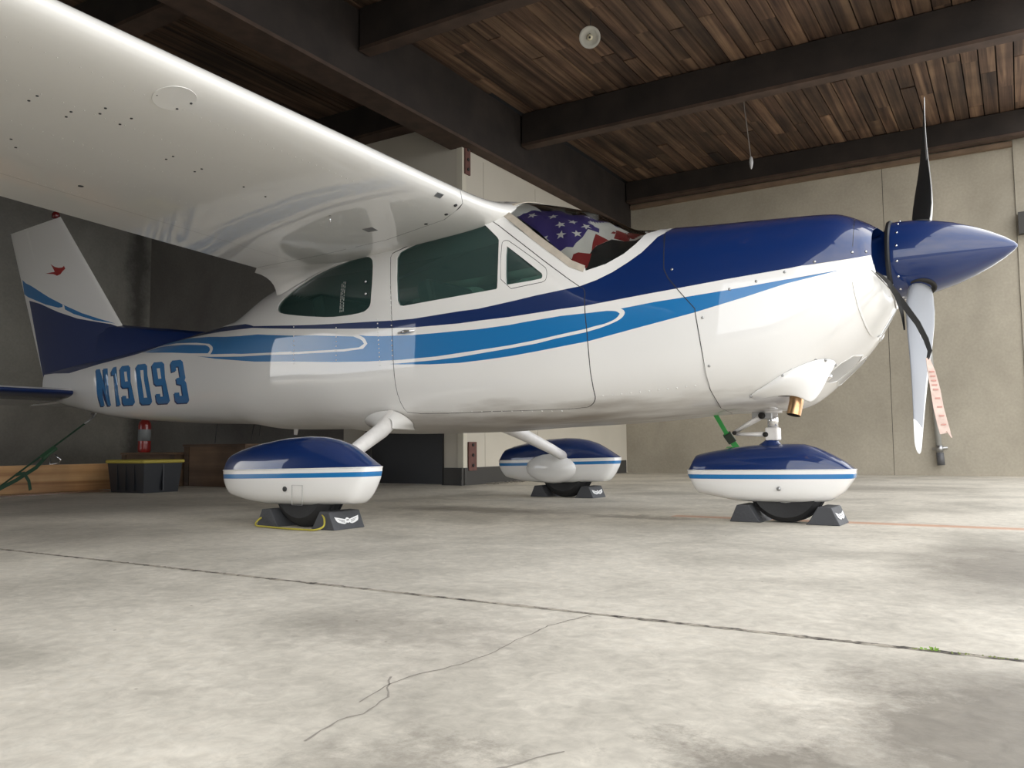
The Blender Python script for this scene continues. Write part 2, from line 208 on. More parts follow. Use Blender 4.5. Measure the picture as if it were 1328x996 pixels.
DATA = json.loads('''{"rear_window":[[-1.0852,0.6433],[-1.1073,0.6627],[-1.0877,0.6812],[-1.0167,0.7007],[-0.9156,0.7159],[-0.8095,0.7243],[-0.6569,0.714],[-0.5021,0.7031],[-0.3693,0.7022],[-0.2974,0.6985],[-0.2414,0.6895],[-0.2115,0.6775],[-0.1958,0.6407],[-0.1973,0.601],[-0.1995,0.5835],[-0.2218,0.5744],[-0.2635,0.5687],[-0.3878,0.5683],[-0.5392,0.5725],[-0.7271,0.5896],[-0.9079,0.6116],[-1.0253,0.6284]],"door_window":[[-0.0228,0.6709],[-0.0074,0.6824],[0.0273,0.6864],[0.4557,0.7317],[0.4967,0.7351],[0.541,0.7276],[0.6443,0.6958],[0.658,0.6889],[0.6789,0.5874],[0.6731,0.5842],[0.054,0.5685],[0.0247,0.571],[0.0047,0.5822],[-0.0079,0.6254]],"vent_window":[[0.7106,0.6745],[0.7184,0.6755],[0.9327,0.6191],[0.9435,0.6101],[0.9335,0.6032],[0.7356,0.5915],[0.7294,0.5936]],"vent_frame":[[0.6812,0.6787],[0.6836,0.6856],[0.6995,0.6891],[0.7239,0.6876],[0.9516,0.6332],[0.9661,0.6194],[0.9637,0.6033],[0.9532,0.5987],[0.9369,0.5956],[0.7045,0.5795]],"windshield_frame":[[0.5442,0.7867],[0.5338,0.805],[0.5329,0.8394],[0.5782,0.8707],[0.5861,0.8697],[0.7913,0.8938],[1.028,0.9339],[1.4541,0.8697],[1.5114,0.7916],[1.4484,0.8101],[1.4119,0.788],[1.3942,0.7336],[1.3513,0.6956],[1.2716,0.6627],[1.1718,0.6342],[1.1569,0.6311],[1.1253,0.6324],[0.611,0.7552]],"windshield_glass":[[0.6212,0.78],[0.6383,0.7973],[0.7051,0.8244],[0.6439,0.8717],[0.7913,0.8938],[1.028,0.9359],[1.3989,0.8768],[1.4314,0.8193],[1.4064,0.7884],[1.39,0.7356],[1.3472,0.6979],[1.2689,0.6645],[1.1714,0.6358],[1.1602,0.6496],[1.0877,0.6522]],"door":[[-0.0605,0.6565],[-0.0733,0.682],[-0.0287,0.6862],[0.2154,0.7012],[0.3951,0.7343],[0.4794,0.7587],[0.5587,0.7438],[0.865,0.6669],[1.1435,0.5913],[1.178,0.5874],[1.1767,0.5415],[1.1908,0.4482],[1.1956,0.366],[1.1907,0.2773],[1.1786,0.2594],[1.1496,0.2434],[1.107,0.2329],[0.8472,0.2365],[0.378,0.2503],[0.007,0.2572],[-0.0083,0.2839],[-0.0164,0.3372],[-0.0182,0.3965],[-0.0269,0.5169],[-0.0429,0.5998]],"cowl_seam":[[1.4699,0.8697],[1.5114,0.7916],[1.5521,0.6991],[1.5692,0.6368],[1.5915,0.6101],[1.7187,0.5131],[1.7245,0.4787],[1.7431,0.366],[1.7427,0.2559],[1.7295,0.1502],[1.7253,0.0792],[1.6909,0.0]],"nose_seam":[[2.338,0.8898],[2.3392,0.8788],[2.3583,0.7488],[2.3635,0.6361],[2.3657,0.5846],[2.3648,0.5289],[2.3592,0.459],[2.3311,0.3706],[2.2518,0.2928],[2.1664,0.2544],[2.061,0.2241],[1.9394,0.141]],"inlet":[[2.459,0.9519],[2.4379,0.9158],[2.4274,0.9058],[2.409,0.9008],[2.4211,0.7707],[2.4224,0.6938],[2.4236,0.633],[2.4253,0.5626],[2.4315,0.4932],[2.4355,0.4468],[2.4462,0.4032],[2.461,0.3431],[2.4711,0.2868],[2.48,0.2124],[2.48,0.1443],[2.48,0.0],[2.48,0.9699]],"light_lens":[[2.3629,0.4751],[2.3672,0.3907],[2.3702,0.3225],[2.3748,0.2369],[2.3796,0.127],[2.3892,0.0272],[2.4011,0.0],[2.4379,0.0],[2.4747,0.0],[2.48,0.1363],[2.4748,0.2278],[2.46,0.3273],[2.4257,0.4685]],"lower_recess":[[2.1786,0.1273],[2.2168,0.1333],[2.2584,0.1331],[2.3044,0.1057],[2.325,0.0309],[2.3011,0.0],[2.2433,0.0],[2.2021,0.0102],[2.1846,0.0544]],"navy_low":[[-4.88,0.7134],[-4.88,0.8236],[-4.3211,0.6889],[-3.7806,0.7333],[-3.1013,0.7475],[-2.913,0.7644],[-2.7105,0.8175],[-2.5053,0.7851],[-2.3108,0.7724],[-2.045,0.7383],[-1.8231,0.7056],[-1.5126,0.6371],[-1.1795,0.5949],[-0.885,0.5679],[-0.5221,0.5434],[-0.325,0.5346],[-0.0153,0.524],[0.1207,0.5204],[0.4396,0.5189],[0.561,0.5208],[0.7515,0.5228],[0.919,0.5276],[1.1767,0.5423],[1.4975,0.5675],[1.8528,0.5887],[2.1727,0.6015],[2.3657,0.581],[2.4253,0.5626],[2.48,0.5792]],"navy_up":[[1.5114,0.7916],[1.487,0.7677],[1.4731,0.7365],[1.4396,0.6991],[1.3823,0.6682],[1.309,0.6386],[1.2328,0.6146],[1.1435,0.5913],[1.0261,0.5756],[0.8018,0.5586],[0.7514,0.5555],[0.5611,0.5459],[0.4397,0.5442],[0.1206,0.5388],[-0.0214,0.5406],[-0.1847,0.545],[-0.3255,0.5488],[-0.5092,0.5549],[-0.7023,0.5652],[-0.8872,0.5784],[-1.3435,0.6218],[-1.9185,0.7738],[-2.1522,0.8327],[-2.3837,0.8407]],"blue_front":[[1.3673,0.5314],[1.5354,0.5425],[1.8599,0.5566],[2.1083,0.5674],[2.3231,0.5526],[2.1081,0.5546],[1.9453,0.532],[1.7204,0.5018],[1.439,0.4671],[1.1944,0.4371],[0.9158,0.4161],[0.748,0.4077],[0.5867,0.4034],[0.4337,0.4016],[0.243,0.4052],[0.035,0.4126],[-0.0512,0.417],[0.0352,0.4168],[0.2809,0.4172],[0.4376,0.4199],[0.7495,0.4321],[0.9161,0.4405],[1.1763,0.4654],[1.279,0.4813],[1.3601,0.4996],[1.3855,0.5153],[1.3807,0.5257],[1.3628,0.5316]],"blue_mid":[[1.1777,0.5225],[1.2903,0.528],[1.3407,0.5259],[1.3586,0.5166],[1.3402,0.5034],[1.2793,0.4898],[1.2385,0.4862],[1.1766,0.4763],[0.9165,0.4517],[0.7498,0.4419],[0.5134,0.4344],[0.2815,0.4284],[0.0358,0.4278],[-0.2305,0.4322],[-0.52,0.4413],[-0.8861,0.4551],[-1.3037,0.4795],[-1.4647,0.4944],[-1.7989,0.5328],[-2.0368,0.5714],[-2.1146,0.5842],[-2.0753,0.5773],[-1.8712,0.5514],[-1.4656,0.5128],[-1.1668,0.4996],[-0.8958,0.4857],[-0.6844,0.4809],[-0.4186,0.4753],[-0.2561,0.4779],[-0.2214,0.4937],[-0.2406,0.5101],[-0.2967,0.519],[-0.2306,0.5145],[-0.1092,0.5095],[0.1208,0.5046],[0.2826,0.5036],[0.4394,0.5035],[0.5608,0.5029],[0.7512,0.5056],[0.8608,0.5096]],"blue_aft":[[-2.8949,0.791],[-2.7603,0.7911],[-2.7131,0.8222],[-2.3514,0.7655],[-1.9922,0.7012],[-1.4864,0.6026],[-0.9253,0.5498],[-0.6862,0.5356],[-0.3371,0.5168],[-0.2644,0.5064],[-0.2483,0.495],[-0.2881,0.4842],[-0.4187,0.4839],[-0.9173,0.4954],[-0.8961,0.4975],[-1.1672,0.5074],[-1.4664,0.5236],[-1.875,0.5674],[-1.8504,0.5878],[-1.8587,0.6123],[-1.93,0.6404],[-2.1485,0.6821],[-2.5046,0.7441]],"blue_tail":[[-3.0392,0.7475],[-2.817,0.7625],[-2.7055,0.7519],[-2.356,0.7017],[-1.9826,0.6397],[-1.9158,0.6202],[-1.8854,0.5961],[-1.9134,0.578],[-2.1822,0.6097],[-2.5007,0.6544],[-2.8508,0.7076]],"letters":[[[-3.7801,0.659],[-3.7038,0.6536],[-3.5669,0.4437],[-3.6416,0.6492],[-3.5578,0.6432],[-3.5214,0.2824],[-3.5826,0.2783],[-3.6213,0.4502],[-3.6447,0.2735],[-3.716,0.2667]],[[-3.4704,0.5951],[-3.4495,0.6408],[-3.3938,0.6396],[-3.3429,0.2907],[-3.4163,0.2849],[-3.4097,0.551],[-3.4544,0.551]],[[-3.3136,0.604],[-3.2944,0.6335],[-3.1753,0.6263],[-3.131,0.599],[-3.0749,0.3175],[-3.1173,0.2977],[-3.2817,0.2909],[-3.2966,0.31],[-3.2744,0.3662],[-3.2012,0.3676],[-3.2062,0.3468],[-3.15,0.3481],[-3.1463,0.4263],[-3.2385,0.4261],[-3.271,0.444]],[[-3.0306,0.5876],[-3.0082,0.6139],[-2.8791,0.6061],[-2.8352,0.5813],[-2.7867,0.3211],[-2.8258,0.3031],[-2.968,0.2989],[-2.9887,0.3162]],[[-2.7585,0.578],[-2.7332,0.6017],[-2.5997,0.5926],[-2.5561,0.5696],[-2.5038,0.324],[-2.5438,0.3075],[-2.7002,0.3044],[-2.7166,0.321],[-2.7016,0.3701],[-2.6294,0.3703],[-2.6326,0.3519],[-2.5777,0.3523],[-2.5785,0.4225],[-2.6721,0.4234],[-2.7071,0.44]],[[-2.4553,0.5624],[-2.44,0.5848],[-2.3065,0.5773],[-2.2682,0.5592],[-2.2195,0.4515],[-2.2333,0.4365],[-2.2093,0.4209],[-2.2139,0.3224],[-2.2471,0.307],[-2.4008,0.3059],[-2.4229,0.3218],[-2.4065,0.3707],[-2.3321,0.3702],[-2.3357,0.3502],[-2.2862,0.35],[-2.2858,0.4122],[-2.3513,0.4209],[-2.3602,0.4548],[-2.299,0.4586],[-2.3274,0.5305],[-2.3695,0.5323],[-2.3586,0.5032],[-2.4297,0.4966]]],"shadows":[[[-3.7912,0.6454],[-3.715,0.6404],[-3.585,0.4344],[-3.6528,0.6364],[-3.5691,0.6309],[-3.5481,0.2697],[-3.6099,0.2649],[-3.6393,0.4406],[-3.6728,0.259],[-3.7452,0.2506]],[[-3.4842,0.5837],[-3.4606,0.629],[-3.4048,0.628],[-3.3684,0.2795],[-3.4425,0.273],[-3.4252,0.5399],[-3.47,0.5397]],[[-3.3265,0.5933],[-3.3055,0.6224],[-3.1865,0.6159],[-3.1436,0.589],[-3.0976,0.3085],[-3.1417,0.2879],[-3.3071,0.2801],[-3.3204,0.2998],[-3.2947,0.3574],[-3.2213,0.3591],[-3.2274,0.338],[-3.171,0.3395],[-3.1639,0.4183],[-3.2562,0.4179],[-3.2883,0.4358]],[[-3.0435,0.578],[-3.0196,0.6042],[-2.8906,0.5969],[-2.8479,0.5724],[-2.8083,0.3131],[-2.8489,0.2946],[-2.9918,0.2897],[-3.0113,0.3074]],[[-2.7711,0.5693],[-2.7446,0.5931],[-2.6113,0.5845],[-2.5685,0.5616],[-2.5243,0.3169],[-2.5657,0.2998],[-2.7229,0.2962],[-2.738,0.3132],[-2.72,0.3629],[-2.6476,0.3633],[-2.6517,0.3447],[-2.5967,0.3453],[-2.5944,0.4158],[-2.6883,0.4165],[-2.7229,0.433]],[[-2.4679,0.5547],[-2.4516,0.5772],[-2.3182,0.5701],[-2.2805,0.5522],[-2.2335,0.4454],[-2.2478,0.4304],[-2.224,0.4149],[-2.2335,0.3159],[-2.268,0.3001],[-2.4223,0.2987],[-2.4432,0.3148],[-2.4239,0.3643],[-2.3493,0.3639],[-2.354,0.3438],[-2.3043,0.3437],[-2.3011,0.4061],[-2.3665,0.4147],[-2.3746,0.4485],[-2.3132,0.4524],[-2.3407,0.5232],[-2.3829,0.525],[-2.3724,0.4964],[-2.4437,0.4902]]],"holes":[[],[],[[-3.2307,0.5669],[-3.2041,0.4738],[-3.1568,0.4734],[-3.1857,0.5651]],[[-2.9434,0.5529],[-2.9037,0.3494],[-2.8516,0.3502],[-2.8922,0.5508]],[[-2.6696,0.5449],[-2.6403,0.4662],[-2.591,0.4653],[-2.6206,0.5426]],[]],"fin_navy":[[-5.2161,1.8238],[-4.9837,1.7674],[-4.6282,1.6517],[-4.2914,1.5598],[-4.0349,1.5116],[-3.788,1.4669],[-3.5499,1.4171],[-3.2099,1.3714],[-2.8353,1.3189],[-2.6061,1.2827],[-2.3375,1.2393],[-2.5674,0.8358],[-5.0019,0.9423]],"fin_blue":[[-5.3692,2.0451],[-5.2837,2.0],[-5.1777,1.9646],[-4.8099,1.8098],[-4.5302,1.7066],[-4.2294,1.6045],[-3.9739,1.5326],[-3.7282,1.4669],[-4.0354,1.5223],[-4.3591,1.6077],[-4.511,1.6643],[-4.5304,1.7103],[-4.5576,1.7167],[-4.5561,1.6908],[-4.6306,1.6926],[-4.8762,1.7489],[-5.2446,1.8616],[-5.397,1.9013]],"fin_blue2":[[-4.5558,1.6852],[-4.5558,1.6852]],"bird":[[-4.8876,2.0453],[-4.7824,2.0438],[-4.7199,2.0418],[-4.7571,2.0859],[-4.8013,2.1254],[-4.7227,2.089],[-4.653,2.0709],[-4.5915,2.0669],[-4.5652,2.0803],[-4.5398,2.0493],[-4.5826,2.0305],[-4.6151,2.0065],[-4.6761,1.999],[-4.7359,2.0212]],"beacon":[[-4.6957,2.61]],"screws":[[1.6086,0.6333],[1.7529,0.4817],[1.7657,0.3312],[1.8741,0.5586],[1.9875,0.5736],[2.1042,0.5903],[2.2218,0.6066],[2.3627,0.6096],[2.4097,0.5942],[2.0964,0.2709],[2.1878,0.2492],[2.2328,0.178]],"rivets":[[-0.1435,0.5481],[-0.1414,0.5388],[-0.1394,0.5294],[-0.1375,0.5201],[-0.1355,0.5107],[-0.1336,0.5014],[-0.1317,0.4874],[-0.1298,0.4728],[-0.128,0.4583],[-0.1264,0.444],[-0.125,0.4299],[-0.1239,0.4161],[-0.0516,0.6162],[-0.0485,0.6056],[-0.0458,0.5951],[-0.0435,0.5845],[-0.0414,0.5739],[-0.0396,0.5631],[-0.038,0.5523],[-0.0365,0.5415],[-0.0352,0.5306],[-0.0339,0.5196],[-0.0326,0.5086],[-0.0314,0.4963],[-0.0301,0.4789],[-0.029,0.4616],[-0.028,0.4446],[-0.0273,0.4279],[-0.4814,0.5439],[-0.4809,0.5325],[-0.4804,0.5211],[-0.4801,0.5096],[-0.4798,0.4973],[-0.4795,0.4803],[-0.4793,0.4635],[-0.4793,0.4469],[-0.8862,0.5736],[-0.8836,0.5593],[-0.8819,0.545],[-0.8807,0.5306],[-0.8799,0.5163],[-0.8793,0.502],[-0.8788,0.4834],[-0.8784,0.4642],[-0.8784,0.4454],[0.1802,0.2618],[0.2482,0.2601],[0.3141,0.2578],[0.3782,0.255],[0.441,0.2518],[0.5025,0.2486],[0.5633,0.2454],[0.6234,0.2426],[0.683,0.24],[0.7417,0.2374],[0.7996,0.235],[0.8566,0.2325],[0.9126,0.2299],[0.9677,0.2271],[1.2274,0.2716],[1.2758,0.2723],[1.3236,0.2727],[1.3707,0.2728],[1.4172,0.2727],[1.463,0.2724],[1.5083,0.2722],[1.553,0.272],[1.5971,0.2719],[1.6408,0.2722],[1.6838,0.2726]],"exh_top":[[1.8887,0.2035],[1.9092,0.2243],[1.9525,0.2392],[2.0091,0.2588],[2.0623,0.2742],[2.1245,0.2717],[2.1822,0.2554],[2.2211,0.2272],[2.2443,0.1861],[2.2442,0.1629]],"gearcuff":[[-0.3855,0.2347],[-0.318,0.2565],[-0.2338,0.2705],[-0.1396,0.2744],[-0.0698,0.27],[-0.029,0.2537],[-0.0117,0.232],[-0.0229,0.2101],[-0.0679,0.1881]],"light_bulb":[[2.1946,0.1101]],"latches":[[-0.2523,0.6366],[-0.2445,0.6093]],"placard":[[-0.4715,0.6479],[-0.4087,0.6426],[-0.4048,0.5767],[-0.4578,0.5798]],"cracks":[[[-0.84,1.71],[-0.85,1.65],[-0.87,1.56],[-0.86,1.48],[-0.86,1.41],[-0.85,1.32],[-0.85,1.24],[-0.86,1.17],[-0.88,1.13],[-0.88,1.08],[-0.88,1.04],[-0.87,1.0],[-0.86,0.96]],[[-0.91,1.09],[-0.87,1.04],[-0.84,1.0],[-0.82,0.92],[-0.83,0.88],[-0.81,0.8]],[[-0.5,0.94],[-0.52,0.9],[-0.54,0.86],[-0.56,0.83]]],"flag_blue":[[0.6293,0.7784],[0.6679,0.7933],[0.7334,0.8108],[0.8982,0.813],[1.05,0.8229],[1.1342,0.8346],[1.1547,0.8047],[1.102,0.7896],[1.0985,0.7525],[1.0767,0.7207],[1.0712,0.7024],[1.0358,0.6976],[0.9991,0.6835],[0.8645,0.7214]],"flag_red1":[[1.1479,0.7867],[1.1997,0.7891],[1.2197,0.7839],[1.1849,0.7351],[1.1692,0.7077],[1.16,0.7409]],"flag_red2":[[1.1617,0.8968],[1.1674,0.9709],[1.3139,0.7999],[1.2988,0.7845],[1.2369,0.7962],[1.2146,0.8431]],"flag_red3":[[1.1026,0.6935],[1.1718,0.7028],[1.1681,0.6767],[1.161,0.6536],[1.1192,0.653],[1.078,0.6645],[1.0816,0.6815]],"flag_white":[[0.9991,0.6835],[1.0358,0.6976],[1.0712,0.7024],[1.0767,0.7207],[1.0985,0.7525],[1.102,0.7896],[1.1547,0.8047],[1.1342,0.8346],[1.1617,0.8968],[1.1674,0.9709],[1.3384,0.8838],[1.3335,0.8091],[1.2988,0.7845],[1.2305,0.7907],[1.1849,0.7351],[1.1702,0.7059],[1.1613,0.6525],[1.0831,0.6651],[1.0248,0.6755]],"flag_stars":[[0.7677,0.7931],[0.8095,0.7645],[0.9534,0.7737],[0.9825,0.7347],[1.0082,0.7038],[0.8984,0.7132],[0.9932,0.8107],[1.0837,0.8006],[0.8559,0.7331],[0.8732,0.8144],[1.087,0.8434],[0.7196,0.7682],[1.0607,0.7592],[1.0234,0.7188]],"visor_dark":[[1.1622,0.701],[1.1857,0.7337],[1.2305,0.7907],[1.2988,0.7845],[1.3412,0.813],[1.3644,0.8515],[1.4314,0.8193],[1.4064,0.7884],[1.39,0.7356],[1.3472,0.6979],[1.2689,0.6645],[1.1714,0.6358],[1.1593,0.6523]],"stations":[[-4.88,0.859,0.98,1.1,0.03,2.0,2.0],[-4.4,0.768,0.95,1.14,0.09,2.2,2.2],[-3.6,0.646,0.95,1.18,0.19,2.4,2.4],[-2.6,0.578,0.95,1.254,0.33,2.6,2.4],[-1.8,0.549,0.96,1.337,0.45,2.9,2.5],[-1.4,0.507,0.97,1.497,0.51,3.1,2.6],[-0.9,0.503,0.98,1.617,0.57,3.3,2.8],[-0.4,0.461,0.98,1.76,0.61,3.5,3.2],[0.2,0.463,0.98,1.813,0.625,3.5,3.4],[0.62,0.481,0.98,1.762,0.62,3.5,3.0],[1.0,0.493,0.98,1.659,0.61,3.5,2.6],[1.3,0.507,0.97,1.512,0.59,3.4,2.5],[1.62,0.53,0.97,1.475,0.57,3.2,2.6],[2.0,0.548,0.98,1.455,0.52,2.8,2.6],[2.25,0.712,1.02,1.44,0.455,2.2,2.6],[2.38,0.845,1.1,1.385,0.385,1.8,2.5],[2.45,0.952,1.17,1.33,0.275,1.7,2.4],[2.48,1.005,1.2,1.29,0.17,1.7,2.2]],"strap":[[2.4427207824829265,-0.31499999999999995,1.1104841402344567],[2.4596160817391515,-0.29000000000000004,1.0958753948408264],[2.4786890363796577,-0.2400000000000002,1.0748370488708425],[2.5038396224930755,-0.21499999999999986,1.0250136232510028],[2.5436475992381005,-0.23499999999999988,0.9573587462399697],[2.5911907482248,-0.28000000000000025,0.8808849224109621],[2.626078006411993,-0.33000000000000007,0.8042621174276466],[2.64001564888007,-0.34499999999999975,0.7537920261095297],[2.6300415029269772,-0.34499999999999975,0.7194136830564635]],"strap2":[[2.5052496467788328,-0.20500000000000007,1.0195608618488787],[2.516528969494498,-0.1900000000000004,0.9695446742336145],[2.522498201967039,-0.18000000000000016,0.9227131742136916],[2.526464662052086,-0.18000000000000016,0.8680905104858507]],"ribbon":[[2.630303699593461,-0.3450000000000002,0.7257699894665925],[2.6426800226973537,-0.3500000000000001,0.6674310872946728],[2.6542955153704444,-0.355,0.593890327319822],[2.663013369427056,-0.3599999999999999,0.5211276684682351],[2.6743342452843435,-0.3599999999999999,0.4583507284434596],[2.6836007085789975,-0.3599999999999999,0.4146258036242301]],"nstrap":[[1.5883417283455266,0.04999999999999982,0.5300866089967824],[1.605633436355636,0.16000000000000014,0.43498475660085345],[1.6311064382233826,0.2400000000000002,0.36139177523463084],[1.6543106693833198,0.33000000000000007,0.27771725438937966]]}''')

# ================================================================== HANGAR
def concrete(name, base, dark, scale=1.2, bump=.25, rough=.75, contrast=(.35, .68)):
    m = bpy.data.materials.new(name); m.use_nodes = True; n = m.node_tree.nodes; l = m.node_tree.links; p = n['Principled BSDF']
    t = n.new('ShaderNodeTexCoord'); a = n.new('ShaderNodeTexNoise'); a.inputs['Scale'].default_value = scale; a.inputs['Detail'].default_value = 9; a.inputs['Roughness'].default_value = .62; a.inputs['Distortion'].default_value = .4
    l.new(t.outputs['Object'], a.inputs['Vector'])
    r = n.new('ShaderNodeValToRGB'); r.color_ramp.elements[0].position = contrast[0]; r.color_ramp.elements[0].color = (*dark, 1); r.color_ramp.elements[1].position = contrast[1]; r.color_ramp.elements[1].color = (*base, 1)
    l.new(a.outputs['Fac'], r.inputs['Fac'])
    b = n.new('ShaderNodeTexNoise'); b.inputs['Scale'].default_value = 38; b.inputs['Detail'].default_value = 6
    l.new(t.outputs['Object'], b.inputs['Vector'])
    mx = n.new('ShaderNodeMix'); mx.data_type = 'RGBA'; mx.blend_type = 'OVERLAY'; mx.inputs['Factor'].default_value = .16
    l.new(r.outputs['Color'], mx.inputs[6]); l.new(b.outputs['Fac'], mx.inputs[7]); l.new(mx.outputs[2], p.inputs['Base Color'])
    bp = n.new('ShaderNodeBump'); bp.inputs['Strength'].default_value = bump; bp.inputs['Distance'].default_value = .004
    l.new(b.outputs['Fac'], bp.inputs['Height']); l.new(bp.outputs['Normal'], p.inputs['Normal'])
    p.inputs['Roughness'].default_value = rough
    return m
def floor_material():
    m = concrete('worn_concrete_floor', (.60, .555, .475), (.39, .36, .305), 1.5, .25, .55, (.34, .58))
    n = m.node_tree.nodes; l = m.node_tree.links; p = n['Principled BSDF']
    src = p.inputs['Base Color'].links[0].from_socket
    g = n.new('ShaderNodeNewGeometry')
    # large stains: distorted blobs on the slab at fixed places
    dn = n.new('ShaderNodeTexNoise'); dn.inputs['Scale'].default_value = 5.5; dn.inputs['Detail'].default_value = 13; dn.inputs['Roughness'].default_value = .78
    l.new(g.outputs['Position'], dn.inputs['Vector'])
    off = n.new('ShaderNodeVectorMath'); off.operation = 'MULTIPLY_ADD'; off.inputs[1].default_value = (.64, .64, 0); l.new(dn.outputs['Color'], off.inputs[0]); l.new(g.outputs['Position'], off.inputs[2])
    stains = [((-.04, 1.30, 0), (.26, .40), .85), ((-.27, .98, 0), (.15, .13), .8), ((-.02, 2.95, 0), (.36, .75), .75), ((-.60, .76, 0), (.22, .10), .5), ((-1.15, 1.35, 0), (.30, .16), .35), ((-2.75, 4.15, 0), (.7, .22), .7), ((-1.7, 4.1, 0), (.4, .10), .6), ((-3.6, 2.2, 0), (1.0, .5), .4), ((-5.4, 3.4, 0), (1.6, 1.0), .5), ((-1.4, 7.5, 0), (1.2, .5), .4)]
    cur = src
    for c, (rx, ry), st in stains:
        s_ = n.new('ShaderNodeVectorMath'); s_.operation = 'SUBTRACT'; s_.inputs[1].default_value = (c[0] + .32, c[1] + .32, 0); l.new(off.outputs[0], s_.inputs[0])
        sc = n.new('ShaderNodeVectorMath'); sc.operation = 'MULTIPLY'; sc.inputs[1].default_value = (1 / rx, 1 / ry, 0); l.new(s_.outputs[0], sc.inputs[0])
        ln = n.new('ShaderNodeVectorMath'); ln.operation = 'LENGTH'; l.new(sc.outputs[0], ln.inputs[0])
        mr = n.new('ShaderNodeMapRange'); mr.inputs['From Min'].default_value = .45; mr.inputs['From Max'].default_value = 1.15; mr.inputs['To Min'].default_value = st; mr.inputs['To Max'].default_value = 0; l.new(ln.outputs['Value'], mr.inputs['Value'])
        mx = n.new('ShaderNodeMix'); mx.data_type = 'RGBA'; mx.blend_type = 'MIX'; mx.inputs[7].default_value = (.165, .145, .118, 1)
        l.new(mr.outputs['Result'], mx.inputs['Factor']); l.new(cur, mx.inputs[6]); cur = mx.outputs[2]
    # fine mottling: thin pale and dark scuffs
    fn_ = n.new('ShaderNodeTexNoise'); fn_.inputs['Scale'].default_value = 22; fn_.inputs['Detail'].default_value = 10; fn_.inputs['Roughness'].default_value = .72; fn_.inputs['Distortion'].default_value = .6
    l.new(g.outputs['Position'], fn_.inputs['Vector'])
    fr_ = n.new('ShaderNodeMapRange'); fr_.inputs['From Min'].default_value = .30; fr_.inputs['From Max'].default_value = .70; fr_.inputs['To Min'].default_value = .80; fr_.inputs['To Max'].default_value = 1.17; l.new(fn_.outputs['Fac'], fr_.inputs['Value'])
    fh_ = n.new('ShaderNodeHueSaturation'); l.new(cur, fh_.inputs['Color']); l.new(fr_.outputs['Result'], fh_.inputs['Value']); cur = fh_.outputs['Color']
    # small dark pits and specks
    v = n.new('ShaderNodeTexVoronoi'); v.inputs['Scale'].default_value = 16; l.new(g.outputs['Position'], v.inputs['Vector'])
    mr = n.new('ShaderNodeMapRange'); mr.inputs['From Min'].default_value = .035; mr.inputs['From Max'].default_value = .07; mr.inputs['To Min'].default_value = .7; mr.inputs['To Max'].default_value = 0; l.new(v.outputs['Distance'], mr.inputs['Value'])
    sp = n.new('ShaderNodeTexNoise'); sp.inputs['Scale'].default_value = 5; l.new(g.outputs['Position'], sp.inputs['Vector'])
    gt = n.new('ShaderNodeMath'); gt.operation = 'GREATER_THAN'; gt.inputs[1].default_value = .60; l.new(sp.outputs['Fac'], gt.inputs[0])
    mu = n.new('ShaderNodeMath'); mu.operation = 'MULTIPLY'; l.new(mr.outputs['Result'], mu.inputs[0]); l.new(gt.outputs[0], mu.inputs[1])
    mx = n.new('ShaderNodeMix'); mx.data_type = 'RGBA'; mx.inputs[7].default_value = (.08, .06, .04, 1); l.new(mu.outputs[0], mx.inputs['Factor']); l.new(cur, mx.inputs[6])
    # faint orange guide line sprayed on the slab
    sep = n.new('ShaderNodeSeparateXYZ'); l.new(g.outputs['Position'], sep.inputs[0])
    a = n.new('ShaderNodeMath'); a.operation = 'SUBTRACT'; a.inputs[1].default_value = 4.25; l.new(sep.outputs['Y'], a.inputs[0])
    ab = n.new('ShaderNodeMath'); ab.operation = 'ABSOLUTE'; l.new(a.outputs[0], ab.inputs[0])
    mr2 = n.new('ShaderNodeMapRange'); mr2.inputs['From Min'].default_value = .035; mr2.inputs['From Max'].default_value = .07; mr2.inputs['To Min'].default_value = .55; mr2.inputs['To Max'].default_value = 0; l.new(ab.outputs[0], mr2.inputs['Value'])
    gx = n.new('ShaderNodeMath'); gx.operation = 'GREATER_THAN'; gx.inputs[1].default_value = -1.6; l.new(sep.outputs['X'], gx.inputs[0])
    mm = n.new('ShaderNodeMath'); mm.operation = 'MULTIPLY'; l.new(mr2.outputs['Result'], mm.inputs[0]); l.new(gx.outputs[0], mm.inputs[1])
    m2 = n.new('ShaderNodeMix'); m2.data_type = 'RGBA'; m2.inputs[7].default_value = (.52, .20, .08, 1); l.new(mm.outputs[0], m2.inputs['Factor']); l.new(mx.outputs[2], m2.inputs[6])
    l.new(m2.outputs[2], p.inputs['Base Color'])
    p.inputs['Specular IOR Level'].default_value = .35
    rr = n.new('ShaderNodeMapRange'); rr.inputs['To Min'].default_value = .38; rr.inputs['To Max'].default_value = .75; l.new(dn.outputs['Fac'], rr.inputs['Value']); l.new(rr.outputs['Result'], p.inputs['Roughness'])
    return m
FLOORM = floor_material()
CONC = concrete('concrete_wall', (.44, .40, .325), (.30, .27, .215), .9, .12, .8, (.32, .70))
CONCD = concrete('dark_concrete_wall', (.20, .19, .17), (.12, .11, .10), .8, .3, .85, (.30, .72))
DRY = principled('painted_drywall', (.56, .52, .44), .6, var=.04, vscale=2)
BEAM = principled('dark_beam_timber', (.022, .016, .013), .8, bump=.3, bscale=14, var=.35, vscale=4)
BEAML = principled('beam_edge_timber', (.065, .040, .028), .8, var=.3, vscale=6)
BASEB = principled('black_baseboard', (.05, .047, .043), .6)
